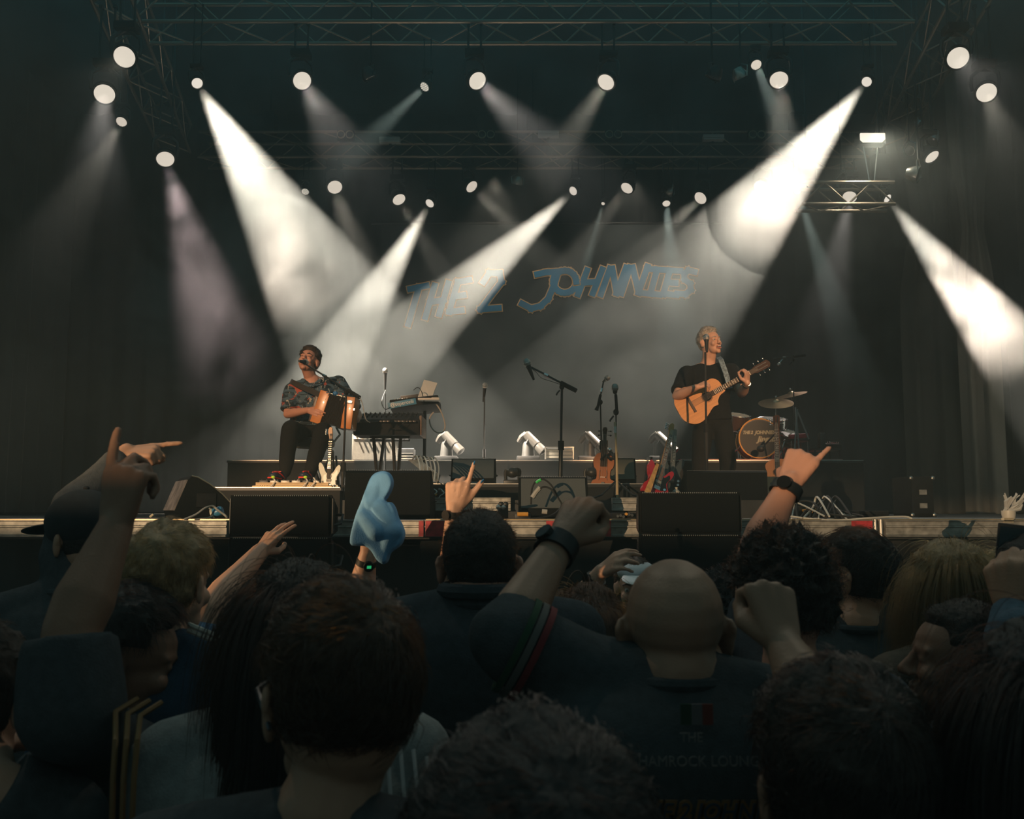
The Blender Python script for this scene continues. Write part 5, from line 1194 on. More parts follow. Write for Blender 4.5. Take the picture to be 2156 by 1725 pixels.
def hair_base(c):
    r = HC[c]; return mat('hair_'+c, r[:3], .6, spec=.3, noise_s=60, noise_a=.4, bump=.004, bump_s=90)
def strands(name, parent, roots, dirs, lens, npt, m, rad=.0004, gravity=0, curl=0, seed=0, off=None, flow=None):
    """hair strands as a Curves object"""
    rg_ = np.random.RandomState(seed); k = len(roots); P0 = np.array(roots, 'f'); D = np.array(dirs, 'f'); L = np.array(lens, 'f')
    pts = np.zeros((k, npt, 3), 'f'); pts[:,0] = P0; d = D.copy(); ph = rg_.uniform(0, 6.28, (k,3)); step = L/(npt-1)
    for i in range(1, npt):
        if flow is not None: d = flow(pts[:,i-1], d, i/(npt-1))
        d = d+np.array((0,0,-gravity), 'f')*(1/npt)
        if curl: d = d+curl*np.sin(ph+i*1.9)
        d /= np.linalg.norm(d, axis=1)[:,None]+1e-9
        pts[:,i] = pts[:,i-1]+d*step[:,None]
    cv = bpy.data.hair_curves.new(name); cv.add_curves([npt]*k)
    cv.attributes['position'].data.foreach_set('vector', pts.reshape(-1)) if 'position' in cv.attributes else None
    ra = cv.attributes.get('radius') or cv.attributes.new('radius', 'FLOAT', 'POINT')
    t = np.tile(np.linspace(1, .35, npt), k)*rad; ra.data.foreach_set('value', t.astype('f'))
    cv.materials.append(m); o = link(name, cv, parent)
    if parent is not None and parent.type == 'EMPTY': o.location = -parent.location
    o['kind'] = 'stuff'; return o
def make_hair(root, H, Q, style, colour, s=1.0, w=1.0, seed=0, n=2200, thick=None, name='hair'):
    """cap of hair plus loose strands; style short / buzz / curly / long / long_side"""
    th = thick or {'short':.014,'buzz':.004,'curly':.026,'long':.016}[style]; nu, nv = 56, 34; mb = MB(); T = lambda v: H+Q @ (Vector((v.x*w, v.y, v.z))*s)
    rnd = random.Random(seed); nrm = []; cov = []
    def mask(d):
        front = d.y; z = d.z
        face = max(0, min(1, (front-.35+.0*z)/.25))*max(0, min(1, (.62-z)/.2))       # forehead line
        low = max(0, min(1, (-.50-z)/.18)) if front < .1 else max(0, min(1, (.05-z)/.2))
        ear = max(0, min(1, (.20-z)/.2))*max(0, min(1, (front+.12)/.2)) if abs(d.x) > .5 else 0
        if style == 'long': low = 0 if front < .0 else low; ear *= .3
        return 1-max(face, low, ear)
    g = []
    for i in range(nv+1):
        a = PI*i/nv
        for j in range(nu):
            q = 2*PI*j/nu; d = Vector((math.sin(a)*math.cos(q), math.sin(a)*math.sin(q), math.cos(a))); m_ = mask(d)
            base = Vector((d.x*.0765, d.y*.0985-.012, d.z*.088+.036)); 
            if d.z < 0: base.x *= 1-.10*-d.z; base.z = .036+d.z*.115; base.y = d.y*.092-.014
            e = th*(1+.35*max(0, d.z))
            nz = noise.noise(d*(3.5 if style != 'curly' else 9)+Vector((seed,0,0))); nz2 = noise.noise(d*14+Vector((0,seed,0)))
            e *= 1+(.35 if style != 'curly' else .8)*nz+.25*nz2
            if style == 'short' and d.z > .4 and d.y > -.2: e *= 1.25
            p = base+d*(e*m_-.006*(1-m_)-.002); g.append(T(p)); nrm.append(Q @ d); cov.append(m_)
    mb.v = [tuple(p) for p in g]
    for i in range(nv):
        for j in range(nu): mb.f.append((i*nu+j, i*nu+(j+1) % nu, (i+1)*nu+(j+1) % nu, (i+1)*nu+j))
    if style == 'long':   # the fall of hair behind the head down to the shoulder blades
        pr = []
        rows = 14
        for i in range(rows+1):
            f_ = i/rows; z = .06-f_*.38
            for j in range(20):
                q = 2*PI*j/20; rx = .080+.012*math.sin(f_*3)+.01*f_; ry = .055+.015*f_*0
                x = rx*math.cos(q)*(1-.25*max(0, f_-.75)*4*.5); y = -.055+ry*math.sin(q)*(1-.3*f_)-.02*f_
                pr.append(T(Vector((x, y, z+.006*math.sin(5*q+seed)))))
        b = len(mb.v); mb.v += [tuple(p) for p in pr]
        for i in range(rows):
            for j in range(20): mb.f.append((b+i*20+j, b+i*20+(j+1) % 20, b+(i+1)*20+(j+1) % 20, b+(i+1)*20+j))
        mb.f += [tuple(b+j for j in range(20)), tuple(b+rows*20+j for j in range(20))[::-1]]
    hb = hair_base(colour); me = mb.mesh(name, hb); 
    me.validate(); o = link(name, me, root); 
    if root.type == 'EMPTY': o.location = -root.location
    if n:
        rts, ds, ls = [], [], []; dn = Q @ Vector((0,0,-1)); crown = Vector((0.25,-.6,.75)).normalized(); ny = Q @ Vector((0,-1,0))
        Lb = {'short':.030,'buzz':.007,'curly':.036,'long':.34}[style]
        while len(rts) < n:
            k = rnd.randrange(len(g))
            if cov[k] < .55 or rnd.random() > math.sin(PI*(k//nu)/nv)+.1: continue
            dl = Q.inverted() @ nrm[k]; tan = (dl-crown*dl.dot(crown)*1.0); tan = tan.normalized() if tan.length > .05 else Vector((0,-1,0))
            sw = dl.cross(crown)*.35
            j = Vector((rnd.gauss(0,1), rnd.gauss(0,1), rnd.gauss(0,1)))*.004
            lift = {'short':.16,'buzz':.7,'curly':.5,'long':.06}[style]
            fw = (Vector((0,.8,0)) if style == 'short' and dl.z > .45 else Vector((0,0,-.4)))
            d = (tan*.8+fw*.7+sw*.4+dl*lift+Vector((rnd.gauss(0,.25),rnd.gauss(0,.25),rnd.gauss(0,.25)))*(1.6 if style == 'curly' else 1)).normalized()
            if style == 'long': d = (Vector((tan.x*.5, -abs(tan.y)*.5 if dl.y < .3 else .1, -1))+dl*lift+Vector((rnd.gauss(0,.06),rnd.gauss(0,.06),0))).normalized()
            rts.append(g[k]+j-nrm[k]*.0035); ds.append(Q @ d); ls.append(Lb*rnd.uniform(.6,1.25))
        Hn0, Qn0 = np.array(H, 'f'), np.array(Q, 'f'); lf = {'short':.10,'buzz':.5,'curly':.15,'long':0}[style]
        def fl(p, d, t):   # keep short hair combed along the skull
            q = ((p-Hn0) @ Qn0/s-np.array((0,-.012,.03)))/np.array((.09,.11,.10))**2; q /= np.linalg.norm(q, axis=1)[:,None]+1e-6; nn_ = q @ Qn0.T
            dn_ = (d*nn_).sum(1)[:,None]; return d-nn_*dn_+nn_*lf
        if style == 'buzz': fl = None
        if style == 'long':
            Hn, Qn = np.array(H, 'f'), np.array(Q, 'f')
            def fl(p, d, t):
                q = (p-Hn) @ Qn/s; r2 = q.copy(); r2[:,2] = np.where(q[:,2] > .03, q[:,2]-.03, 0); r2[:,1] += .03
                rr_ = np.linalg.norm(r2*np.array((1/.095, 1/.115, 1/.105)), axis=1); push = np.clip(1.08-rr_, 0, 1)[:,None]*2.5
                return d*.6+(r2/(np.linalg.norm(r2, axis=1)[:,None]+1e-6)) @ Qn.T*push+np.array((0,0,-.35), 'f')
        st = strands('strands', o, rts, ds, ls, 5 if style != 'long' else 12, hair_mat('strand_'+colour, HC[colour][3]), rad=.0005*s if style != 'long' else .0006, gravity=.15 if style != 'curly' else 0, curl=.7 if style == 'curly' else (.03 if style == 'long' else .05), seed=seed, flow=fl)
    return o
def sleeve(mb, S, E_, f, r0=.068, r1=.056):
    """sleeve from the shoulder S a fraction f of the way to E_"""
    S, E_ = Vector(S), Vector(E_); e = S.lerp(E_, f); t = (E_-S).normalized()
    mb.ell(S, (r0, r0, r0)); mb.tube([S-t*.01, S.lerp(e,.5), e], [r0, (r0+r1)/2, r1], 20)
def legs_simple(root, hip, r_, m, ms, spread=.10, tilt=Vector((0,0,0)), name='trousers'):
    mb = MB()
    for k in (-1, 1):
        h = hip+r_*k*.09; kn = Vector((h.x+r_.x*k*.03, h.y+.02, hip.z*.52)); an = Vector((kn.x+r_.x*k*.02, kn.y-.02, .09))
        mb.tube([h+Vector((0,0,.05)), h-Vector((0,0,.10)), kn, an], [.095,.092,.062,.055], 14)
        s_ = MB(); s_.ell(an+Vector((0,.06,-.045)), (.045,.125,.042)); W(s_, 'shoe', ms, root)
    mb.ell(hip, (.165,.115,.12)); W(mb, name, m, root)
SHIRTS = {}
def cloth(name, col=(.02,.02,.02), rough=.9): return mat(name, col, rough, spec=.15, sheen=.0, noise_s=60, noise_a=.15, bump=.0015, bump_s=260)
TROU = cloth('dark_denim', (.04,.045,.05)); SHOE = mat('shoe_dark', (.02,.02,.02), .6)
# ---------------------------------------------------------------- the seated accordion player
def rel(v): return v
def face_parts(root, H, Q, s, brow_m, mouth='laugh', eyes='shut', w=1.0):
    T = lambda x, y, z: H+Q @ Vector((x*w, y, z))*s
    for k in (-1, 1):
        if eyes == 'open':
            e = W(MB().ell(T(k*.031,.084,.004), (.0105*s,)*3, nu=12, nv=8), 'eye', mat('eye_white', (.6,.57,.52), .2), root)
            W(MB().ell(T(k*.031,.0925,.003), (.0052*s,.003*s,.0052*s), Q, nu=10, nv=6), 'iris', mat('iris_dark', (.03,.03,.03), .2), e)
        else: W(MB().tube([T(k*.020,.0925,.004), T(k*.031,.0945,.0015), T(k*.043,.086,.005)], .0022*s, 6), 'eye', mat('lash_dark', (.03,.015,.01), .6), root)
        W(MB().tube([T(k*.014,.0985,.024), T(k*.030,.097,.031), T(k*.050,.082,.025)], [.0035*s,.0045*s,.0025*s], 6), 'eyebrow', brow_m, root)
    if mouth:
        h = .016 if mouth == 'laugh' else .012; 
        m = W(MB().ell(T(0,.0905,-.063), (.025*s*w,.010*s,h*s), Q, nu=18, nv=10), 'mouth', mat('mouth_dark', (.06,.008,.006), .5), root)
        W(MB().box((0,0,0), (.034*s,.005*s,.008*s), Matrix.Translation(T(0,.0975,-.063+h*.45)) @ Q.to_4x4(), bev=.002), 'teeth', mat('teeth', (.75,.70,.60), .3), m)
        W(MB().ell(T(0,.094,-.063-h*.55), (.015*s,.007*s,.005*s), Q, nu=10, nv=6), 'tongue', mat('tongue', (.45,.10,.08), .5), m)
        for z, r in ((h+.001,.0035),(-h-.002,.0045)):
            W(MB().tube([T(-.024,.087,-.062), T(-.013,.0985,-.063+z*.9), T(0,.100,-.063+z), T(.013,.0985,-.063+z*.9), T(.024,.087,-.062)], r*s, 8), 'lip', mat('lip', (.45,.17,.13), .45), root)
def seated():
    D = 9.05
    root = thing('person', 'man in a dark floral shirt laughing with head thrown back, seated with an accordion', 'person', Vector((P(650,1010,8.6).x, 8.8, zt_case)))
    H = P(649,762,9.1); Q = orient((-.10,-1,.42), (.05,-.35,1)); s = 1.12
    mb = MB(); head_prims(mb, H, Q, s)
    nb = P(657,806,9.16); neck_prims(mb, H, Q, nb, s)
    SL, SR = P(616,822,9.12), P(712,808,9.22)          # picture left / right shoulder
    EL, WL = P(606,872,9.02), P(650,864,8.78); ER, WR = P(752,872,9.1), P(752,884,8.86)
    arm_prims(mb, SL, EL, WL, 1.05); arm_prims(mb, SR, ER, WR, 1.05)
    mb.caps(nb, SL, .06, .055); mb.caps(nb, SR, .06, .055)
    for side, Wr, to in ((1, WL, P(672,868,8.70)), (-1, WR, P(738,868,8.70))):
        hand_prims(mb, Wr, to-Wr, (-.2*side,-1,.25), -side if side == 1 else 1, 'relax' if side == 1 else 'grip', 1.12)
    hip = P(655,902,9.2); mb.caps(nb, hip, .09, .12)
    sk = link('body', remesh(mb, .0065, 2, 'body'), root, -root.location); sk.data.materials.append(SK['ruddy'])
    face_parts(root, H, Q, s, hair_base('dark'), 'laugh', 'shut')
    make_hair(root, H, Q, 'short', 'dark', s*1.0, 1.0, 3, 1500, thick=.020)
    # floral shirt
    sm = MATS.get('floral') or bpy.data.materials.new('floral'); MATS['floral'] = sm; sm.use_nodes = True; n, l = nodes(sm); b = n['Principled BSDF']; b.inputs['Roughness'].default_value = .8; b.inputs['Specular IOR Level'].default_value = .2
    tc = n.new('ShaderNodeTexCoord'); mixc = None; base = None
    prev = None
    for i, (sc_, th_, col, stretch) in enumerate(((5,.50,(.07,.12,.16),(1,1,3)), (7,.63,(.42,.40,.34),(3.2,1,1)), (4,.64,(.40,.09,.06),(1,1,1.5)))):
        mp = n.new('ShaderNodeMapping'); mp.inputs['Scale'].default_value = stretch; mp.inputs['Location'].default_value = (i*3,i,i*2); mp.inputs['Rotation'].default_value = (0, .6*i, 0); l.new(tc.outputs['Object'], mp.inputs[0])
        t = n.new('ShaderNodeTexNoise'); t.inputs['Scale'].default_value = sc_; t.inputs['Detail'].default_value = 3; t.inputs['Distortion'].default_value = 2.5; l.new(mp.outputs[0], t.inputs['Vector'])
        r = n.new('ShaderNodeMath'); r.operation = 'GREATER_THAN'; r.inputs[1].default_value = th_; l.new(t.outputs[0], r.inputs[0])
        mx = n.new('ShaderNodeMix'); mx.data_type = 'RGBA'; l.new(r.outputs[0], mx.inputs[0]); mx.inputs[7].default_value = (*col, 1)
        if prev is None: mx.inputs[6].default_value = (.022,.035,.045, 1)
        else: l.new(prev, mx.inputs[6])
        prev = mx.outputs[2]
    l.new(prev, b.inputs['Base Color'])
    mb = MB(); torso_mb(mb, nb+Vector((0,.01,.0)), hip+Vector((0,-.02,.02)), .20, .135, (0,-1,0), 1.05, flare=1.06)
    mb.caps(nb+Vector((0,0,-.03)), SL, .085, .075); mb.caps(nb+Vector((0,0,-.03)), SR, .085, .075)
    sleeve(mb, SL, EL, .86, .083, .078); sleeve(mb, SR, ER, .86, .083, .078)
    me = remesh(mb, .011, 3, 'shirt', folds(.006, 13, 1)); me.materials.append(sm); sh = link('shirt', me, root, -root.location)
    for k in (-1, 1):   # open collar
        W(MB().add([nb+Vector(q) for q in ((k*.005,-.12,-.075),(k*.085,-.05,.035),(k*.12,-.085,-.03),(k*.055,-.14,-.06))]+[nb+Vector(q)+Vector((0,-.008,.004)) for q in ((k*.005,-.12,-.075),(k*.085,-.05,.035),(k*.12,-.085,-.03),(k*.055,-.14,-.06))], [(0,1,2,3),(7,6,5,4),(0,4,5,1),(1,5,6,2),(2,6,7,3),(3,7,4,0)]), 'collar', sm, sh)
    # trousers: thighs forward, shins down
    mb = MB(); mb.ell(hip+Vector((0,0,-.04)), (.19,.16,.12))
    KL, KR = P(612,905,8.72), P(681,908,8.70); AL, AR = P(600,996,8.72), P(652,998,8.66)
    hl, hr = hip+Vector((-.10,0,-.07)), hip+Vector((.10,0,-.07))
    for h, k, a in ((hl,KL,AL),(hr,KR,AR)): mb.chain([h, h.lerp(k,.5), k], [.105,.098,.088], 18); mb.chain([k, k.lerp(a,.4), a+Vector((0,0,.01))], [.086,.078,.058], 18)
    me = remesh(mb, .011, 3, 'trousers', folds(.005, 16, 4)); me.materials.append(cloth('black_jeans', (.012,.012,.012))); link('trousers', me, root, -root.location)
    tp = mat('track_stripe', (.55,.52,.45), .6)
    W(MB().tube([P(700,935,8.75), P(716,915,8.9), P(708,900,8.95)], .010, 6), 'pocket_trim', tp, root)
    # shoes: navy with red flashes, toes to the crowd and up
    for a, dx in ((AL,-.22),(AR,-.05)):
        b0 = Vector((a.x+dx*.10, a.y-.02, zt_case+.045)); f = Vector((dx,-1,.10)).normalized(); qq = orient(f)
        shp = MB(); shp.ell(b0, (.043,.06,.042), qq); shp.caps(b0, b0+f*.14+Vector((0,0,-.012)), .044, .036); shp.ell(b0+f*.17+Vector((0,0,-.010)), (.046,.05,.030), qq); shp.caps(b0+Vector((0,.0,.02)), a, .042, .045)
        me = remesh(shp, .008, 2, 'shoe'); me.materials.append(mat('shoe_navy', (.02,.03,.05), .5)); so = link('shoe', me, root, -root.location)
        rd = mat('shoe_red', (.75,.05,.03), .4)
        for j in (-1, 1): W(MB().tube([b0+qq @ Vector((j*.042,.02,-.02)), b0+qq @ Vector((j*.040,.08,.008)), b0+qq @ Vector((j*.018,.12,.032)), b0+qq @ Vector((0,.19,.018))], .006, 6), 'stripe', rd, so)
        W(MB().tube([b0+qq @ Vector((-.045,.10,-.030)), b0+qq @ Vector((-.03,.21,-.032)), b0+qq @ Vector((.03,.21,-.032)), b0+qq @ Vector((.045,.10,-.030))], .007, 6), 'sole_edge', rd, so)
        for j in range(3): W(MB().tube([b0+qq @ Vector((-.018,.06+j*.028,.042-.004*j)), b0+qq @ Vector((.018,.07+j*.028,.042-.004*j))], .004, 5), 'lace', rd, so)
zt_case = P(618,1016,8.4).z+.012
seated()
t = thing('accordion_strap', 'black leather shoulder strap over the seated player\'s shoulder', 'strap', P(610,805,9.0))
a = [P(612,803,9.12), P(618,806,8.98), P(640,817,8.90), P(668,829,8.76), P(688,838,8.72)]
mb = MB()
for p in a: mb.v += [tuple(p+Vector((-.012,0,-.022))), tuple(p+Vector((.012,0,.022))), tuple(p+Vector((.012,-.012,.022))), tuple(p+Vector((-.012,-.012,-.022)))]
for i in range(len(a)-1):
    for j in range(4): mb.f.append((i*4+j, i*4+(j+1) % 4, (i+1)*4+(j+1) % 4, (i+1)*4+j))
mb.f += [(3,2,1,0), (16,17,18,19)]
W(mb, 'leather', mat('strap_leather', (.05,.045,.04), .3), t)
# ---------------------------------------------------------------- the standing guitarist
def standing():
    root = thing('person', 'grey haired man in a black T-shirt singing and playing the classical guitar', 'person', Vector((P(1502,1060,9.4).x, 9.4, Z2)))
    H = P(1495,722,9.36); Q = orient((.62,-1,.18), (-.08,-.1,1)); s = 1.14
    mb = MB(); head_prims(mb, H, Q, s, jaw=1.05); nb = P(1491,772,9.42); neck_prims(mb, H, Q, nb, s, .06)
    SL, SR = P(1447,788,9.38), P(1539,783,9.45); EL, WL = P(1425,834,9.12), P(1466,816,8.90); ER, WR = P(1562,828,9.25), P(1573,807,8.98)
    arm_prims(mb, SL, EL, WL, 1.15); arm_prims(mb, SR, ER, WR, 1.15)
    mb.caps(nb, SL, .065, .06); mb.caps(nb, SR, .065, .06)
    hand_prims(mb, WL, P(1486,808,8.90)-WL, (-.1,-.6,1), -1, 'pluck', 1.12)
    hand_prims(mb, WR, Vector((-.03,-.25,1)), (.75,-.75,.2), -1, 'grip', 1.15)
    hip = P(1500,886,9.45); mb.caps(nb, hip, .09, .12)
    sk = link('body', remesh(mb, .0065, 2, 'body'), root, -root.location); sk.data.materials.append(SK['fair'])
    face_parts(root, H, Q, s, hair_base('grey'), 'sing', 'open')
    make_hair(root, H, Q, 'short', 'grey', s, 1.0, 8, 1500, thick=.017)
    # greying beard along the jaw
    BK = cloth('black_tee', (.011,.012,.013)); mb = MB(); torso_mb(mb, nb+Vector((0,.01,.012)), hip, .195, .14, (0,-1,0), 1.1, flare=1.05)
    mb.caps(nb+Vector((-.02,0,-.028)), SL, .078, .072); mb.caps(nb+Vector((.02,0,-.028)), SR, .078, .072)
    sleeve(mb, SL, EL, .80, .090, .080); sleeve(mb, SR, ER, .72, .090, .080)
    me = remesh(mb, .011, 3, 'shirt', folds(.005, 13, 6)); me.materials.append(BK); sh = link('shirt', me, root, -root.location)
    W(MB().tube([nb+Vector((.082*math.cos(q*PI/10), .072*math.sin(q*PI/10)-.01, .008-.02*(math.sin(q*PI/10) < 0)*abs(math.sin(q*PI/10)))) for q in range(20)], .008, 6, close=True), 'neckband', BK, sh)
    mb = MB(); mb.ell(hip+Vector((0,0,.0)), (.195,.14,.13)); 
    for k, kx, ax in ((-1,1474,1474),(1,1532,1536)):
        h = hip+Vector((k*.09,0,-.02)); kn = P(kx,972,9.35); an = Vector((P(ax,1050,9.4).x, 9.4, Z2+.09)); mb.chain([h, h.lerp(kn,.5), kn], [.105,.098,.082], 18); mb.chain([kn, kn.lerp(an,.4), an], [.082,.076,.062], 18)
        f = Vector((.1*k,-1,0)).normalized(); shp = MB(); shp.caps(an+Vector((0,0,-.05)), an+f*.16+Vector((0,0,-.055)), .042, .036); me = remesh(shp, .010, 2, 'shoe'); me.materials.append(SHOE); link('shoe', me, root, -root.location)
    me = remesh(mb, .011, 3, 'trousers', folds(.005, 15, 2)); me.materials.append(cloth('black_jeans')); link('trousers', me, root, -root.location)
    w0 = WR+(WR-ER).normalized()*-.02; 
    return root, WR, ER
rt, WR_, ER_ = standing()
def band(root, c, ax, r, wd, m, name='wristband', world=True, th=.004):
    M = Matrix.Translation(c) @ Vector(ax).to_track_quat('Z','Y').to_matrix().to_4x4()
    mb = MB(); v = []; n = 24
    for i in range(n):
        q = 2*PI*i/n
        for rr_, z in ((r,-wd/2),(r+th,-wd/2),(r+th,wd/2),(r,wd/2)): v.append((rr_*math.cos(q), rr_*math.sin(q), z))
    f = [(i*4+j, i*4+(j+1)%4, ((i+1)%n)*4+(j+1)%4, ((i+1)%n)*4+j) for i in range(n) for j in range(4)]
    mb.add(v, f, M); return W(mb, name, m, root) if world else mb.build(name, m, root)
ax = (WR_-ER_).normalized()
tb = thing('wristwatch', 'dark wristwatch on the guitarist\'s fretting arm', 'watch', WR_-ax*.03); band(tb, WR_-ax*.03, ax, .034, .022, BLK, 'strap'); W(MB().lathe([(.020,0),(.020,.008),(.001,.008)], Matrix.Translation(WR_-ax*.03+Vector((.01,-.036,0))) @ Matrix.Rotation(PI/2,4,'X'), 18), 'watch_case', CHROME, tb)
t = thing('guitar_strap', 'pale blue patterned strap over the guitarist\'s shoulder', 'strap', P(1520,790,9.2))
a = [P(1512,752,9.42), P(1517,757,9.26), P(1525,778,9.22), P(1532,800,9.2), P(1537,818,9.18)]
mb = MB()
for p in a: mb.v += [tuple(p+Vector((-.024,0,-.006))), tuple(p+Vector((.024,0,.006))), tuple(p+Vector((.024,-.010,.006))), tuple(p+Vector((-.024,-.010,-.006)))]
for i in range(len(a)-1):
    for j in range(4): mb.f.append((i*4+j, i*4+(j+1) % 4, (i+1)*4+(j+1) % 4, (i+1)*4+j))
mb.f += [(3,2,1,0), (16,17,18,19)]; W(mb, 'webbing', mat('strap_blue', (.16,.24,.30), .6, noise_s=50, noise_a=.7), t)
# ---------------------------------------------------------------- the crowd
CL = lambda n, c: cloth('cloth_'+n, tuple(min(k*3.2, .6) if max(c) < .1 else k for k in c))
def crowd(label, hx, hy, d, yaw=0, pitch=0, roll=0, s=1.0, w=1.0, skin='fair', hair=('short','brown'), n=2200, shirt=('black',(.018,.020,.022)), byaw=None, wide=.20, arms=(), lean=0, vox=.006, drop=0, thick=None, seed=None, face=True, sl=.75, build=1.0, nk=.115):
    """hx, hy: head centre in photo pixels, d metres away; yaw 0 looks at the stage, + turns to the picture left; arms: up to two of (side, shoulder shift, elbow, wrist, finger dir, back dir, pose, thumb side)"""
    H = P(hx, hy, d); q = R(yaw); f = Vector((-math.sin(q), math.cos(q), math.sin(R(pitch)))); Q = orient(f, (math.sin(R(roll)), 0, 1))
    root = thing('person', label, 'person', (H.x, H.y-.05, 0)); bq = R(byaw if byaw is not None else yaw*.4); bf = Vector((-math.sin(bq), math.cos(bq), 0)); br = Vector((bf.y, -bf.x, 0))
    nb = H+Vector((0,0,-nk*s))-bf*.045+br*lean; hip = nb-Vector((0,0,.52))
    mb = MB(); head_prims(mb, H, Q, s, w, face=face); neck_prims(mb, H, Q, nb, s, .054*build)
    sh = MB(); torso_mb(sh, nb+Vector((0,0,-.02)), hip, wide*build, .125*build, bf)
    tips = {}
    used = {}
    for a in arms: used[a['side']] = a
    for k in (-1, 1):
        a = used.get(k); S = nb+br*k*wide*.88+Vector((0,0,-.075 if not a else -.05))
        if a:
            if 'S' in a: S = Vector(a['S'])
            E_, Wr = Vector(a['E']), Vector(a['W']); asz = a.get('s', 1.0); arm_prims(mb, S, E_, Wr, asz)
            tp, ax = hand_prims(mb, Wr, a['fwd'], a['back'], a['thumb'], a.get('pose','relax'), a.get('hs', asz)*1.02, a.get('over'), a.get('spread', 5)); tips[k] = (tp, ax)
            mb.caps(nb-Vector((0,0,.04)), S, .05, .05); fr = a.get('sl', sl); sleeve(sh, S, E_, fr, .074*asz, .066*asz); sh.caps(nb+Vector((0,0,-.035)), S, .072, .074)
            if fr >= .98: sh.caps(E_, E_.lerp(Wr, a.get('long', .8)), .060*asz, .045*asz)
        else:
            E_ = S+br*k*.05+Vector((0,0,-.28)); Wr = E_+bf*.14+Vector((0,0,-.20)); mb.chain([nb-Vector((0,0,.05)), S], [.045,.045]); arm_prims(mb, S, E_, Wr)
            hand_prims(mb, Wr, Wr-E_, br*k, -k); sleeve(sh, S, E_, sl); sh.caps(nb+br*k*.02+Vector((0,0,-.022)), S, .062, .074)
    bd = link('body', remesh(mb, vox, 2, 'body'), root, -root.location); bd.data.materials.append(SK[skin])
    me = remesh(sh, .013, 2, 'shirt', folds(.005, 11, hx*.01)); me.materials.append(CL(*shirt)); so = link('shirt', me, root, -root.location)
    ck = nb+Vector((0,0,-.005)); W(MB().tube([ck+Vector((.074*math.cos(j*PI/12), .068*math.sin(j*PI/12), .0)) for j in range(24)], .011, 8, close=True), 'collar', CL(*shirt), so)
    legs_simple(root, hip-Vector((0,0,.02)), br, TROU, SHOE)
    if hair: make_hair(root, H, Q, hair[0], hair[1], s, w, seed if seed is not None else abs(int(hx)), n, thick)
    return dict(root=root, H=H, Q=Q, nb=nb, bf=bf, br=br, tips=tips, shirt=so, body=bd, hip=hip)
def watch(p, A, B, off, label, r=.031, face_dir=(0,-1,0), glow=None, wd=.022):
    """strap round the wrist between elbow A and wrist B"""
    ax = (Vector(B)-Vector(A)).normalized(); c = Vector(B)-ax*off; t = thing('wristwatch', label, 'watch', c)
    band(t, c, ax, r, wd, BLK, 'strap', th=.005); f = Vector(face_dir); f = (f-ax*f.dot(ax)).normalized()
    cs = c+f*(r+.004); M = Matrix.Translation(cs) @ f.to_track_quat('Z','Y').to_matrix().to_4x4()
    W(MB().lathe([(.017,-.004),(.018,.002),(.017,.007),(.001,.007)], M, 20), 'watch_case', mat('watch_black', (.02,.02,.02), .25, .5), t)
    if glow: W(MB().box((0,0,.008), (.014,.010,.001), M), 'screen', glow, t)
    return t
def txt_on(body, size, p, m, rt, rot, parent, sx=1.0, shear=0, ext=.0008): return flat_text(body, size, p, m, 'lettering', parent, rot, ext, shear, sx=sx)

# far rows first -----------------------------------------------------------
# security steward in the pit, facing the camera
c = crowd('woman steward in the pit facing the crowd, white visor and yellow vest', 1336, 1242, 4.15, yaw=172, s=.98, skin='fair', hair=('short','brown'), n=600, shirt=('hi_vis',(.55,.62,.03)), byaw=180)
face_parts(c['root'], c['H'], c['Q'], .98, hair_base('brown'), 'laugh', 'open')
T = lambda x, y, z: c['H']+c['Q'] @ Vector((x, y, z))
v = thing('sun_visor', 'white visor cap on the steward facing the crowd', 'cap', T(0,0,.06))
W(MB().ell(T(-.01,-.0,.075), (.088,.108,.05), c['Q']), 'crown', mat('visor_cloth', (.5,.55,.58), .7), v); mb = MB(); mb.ell(T(-.015,.105,.055), (.068,.07,.012), c['Q'] @ Matrix.Rotation(R(-18),3,'X')); W(mb, 'brim', mat('visor_white', (.7,.74,.76), .5), v)
# hand with watch pointing right
a = dict(side=1, E=P(1228,1262,3.25), W=P(1262,1208,3.2), fwd=P(1300,1180,3.15)-P(1262,1208,3.2), back=(-.45,-.6,.65), thumb=-1, pose='open', s=.95, spread=7, over=([(25,30,20),(20,30,20),(25,30,20),(30,35,22)], (30,20,20)))
c = crowd('long haired person whose lit hand with a watch points right, before the steward', 1170, 1330, 3.25, skin='fair', hair=('long','dark'), n=500, arms=[a], shirt=('ink',(.02,.03,.04)), s=.95)
watch(c, a['E'], a['W'], .03, 'square black watch on the lit hand before the steward', .030, (-.8,-.5,.3))
# black curly head between
crowd('person with glossy black curls half hidden right of the bald man', 1531, 1308, 2.9, skin='tan', hair=('curly','black'), n=1800, shirt=('black2',(.015,.017,.02)))
# index finger with blue nails and watch
a = dict(side=-1, S=P(960,1330,3.2), E=P(950,1235,3.25), W=P(956,1075,3.2), fwd=P(966,1010,3.18)-P(956,1075,3.2), back=(-.1,-1,.1), thumb=1, pose='point', s=1.0, over=([(3,5,4),(66,84,60),(74,90,60),(80,90,60)], (22,-10,8)))
c = crowd('person behind the dark cropped head, one finger with blue nails pointing up', 1012, 1225, 3.3, hair=('short','dark'), n=300, arms=[a], shirt=('navy',(.02,.03,.05)))
watch(c, a['E'], a['W'], .012, 'black wristwatch on the arm with the blue nailed finger', .031, (-.6,-.8,.2))
tp = c['tips'][-1][0]
for i in (0, 4):
    p, dr, r = tp[i]; W(MB().ell(p+dr*.003+Vector((0,-r*.75,0)), (r*.75, r*.35, r*1.0), dr.to_track_quat('Z','Y').to_matrix(), nu=10, nv=8), 'fingernail', mat('nail_blue', (.04,.22,.5), .2, coat=.5), c['body'])
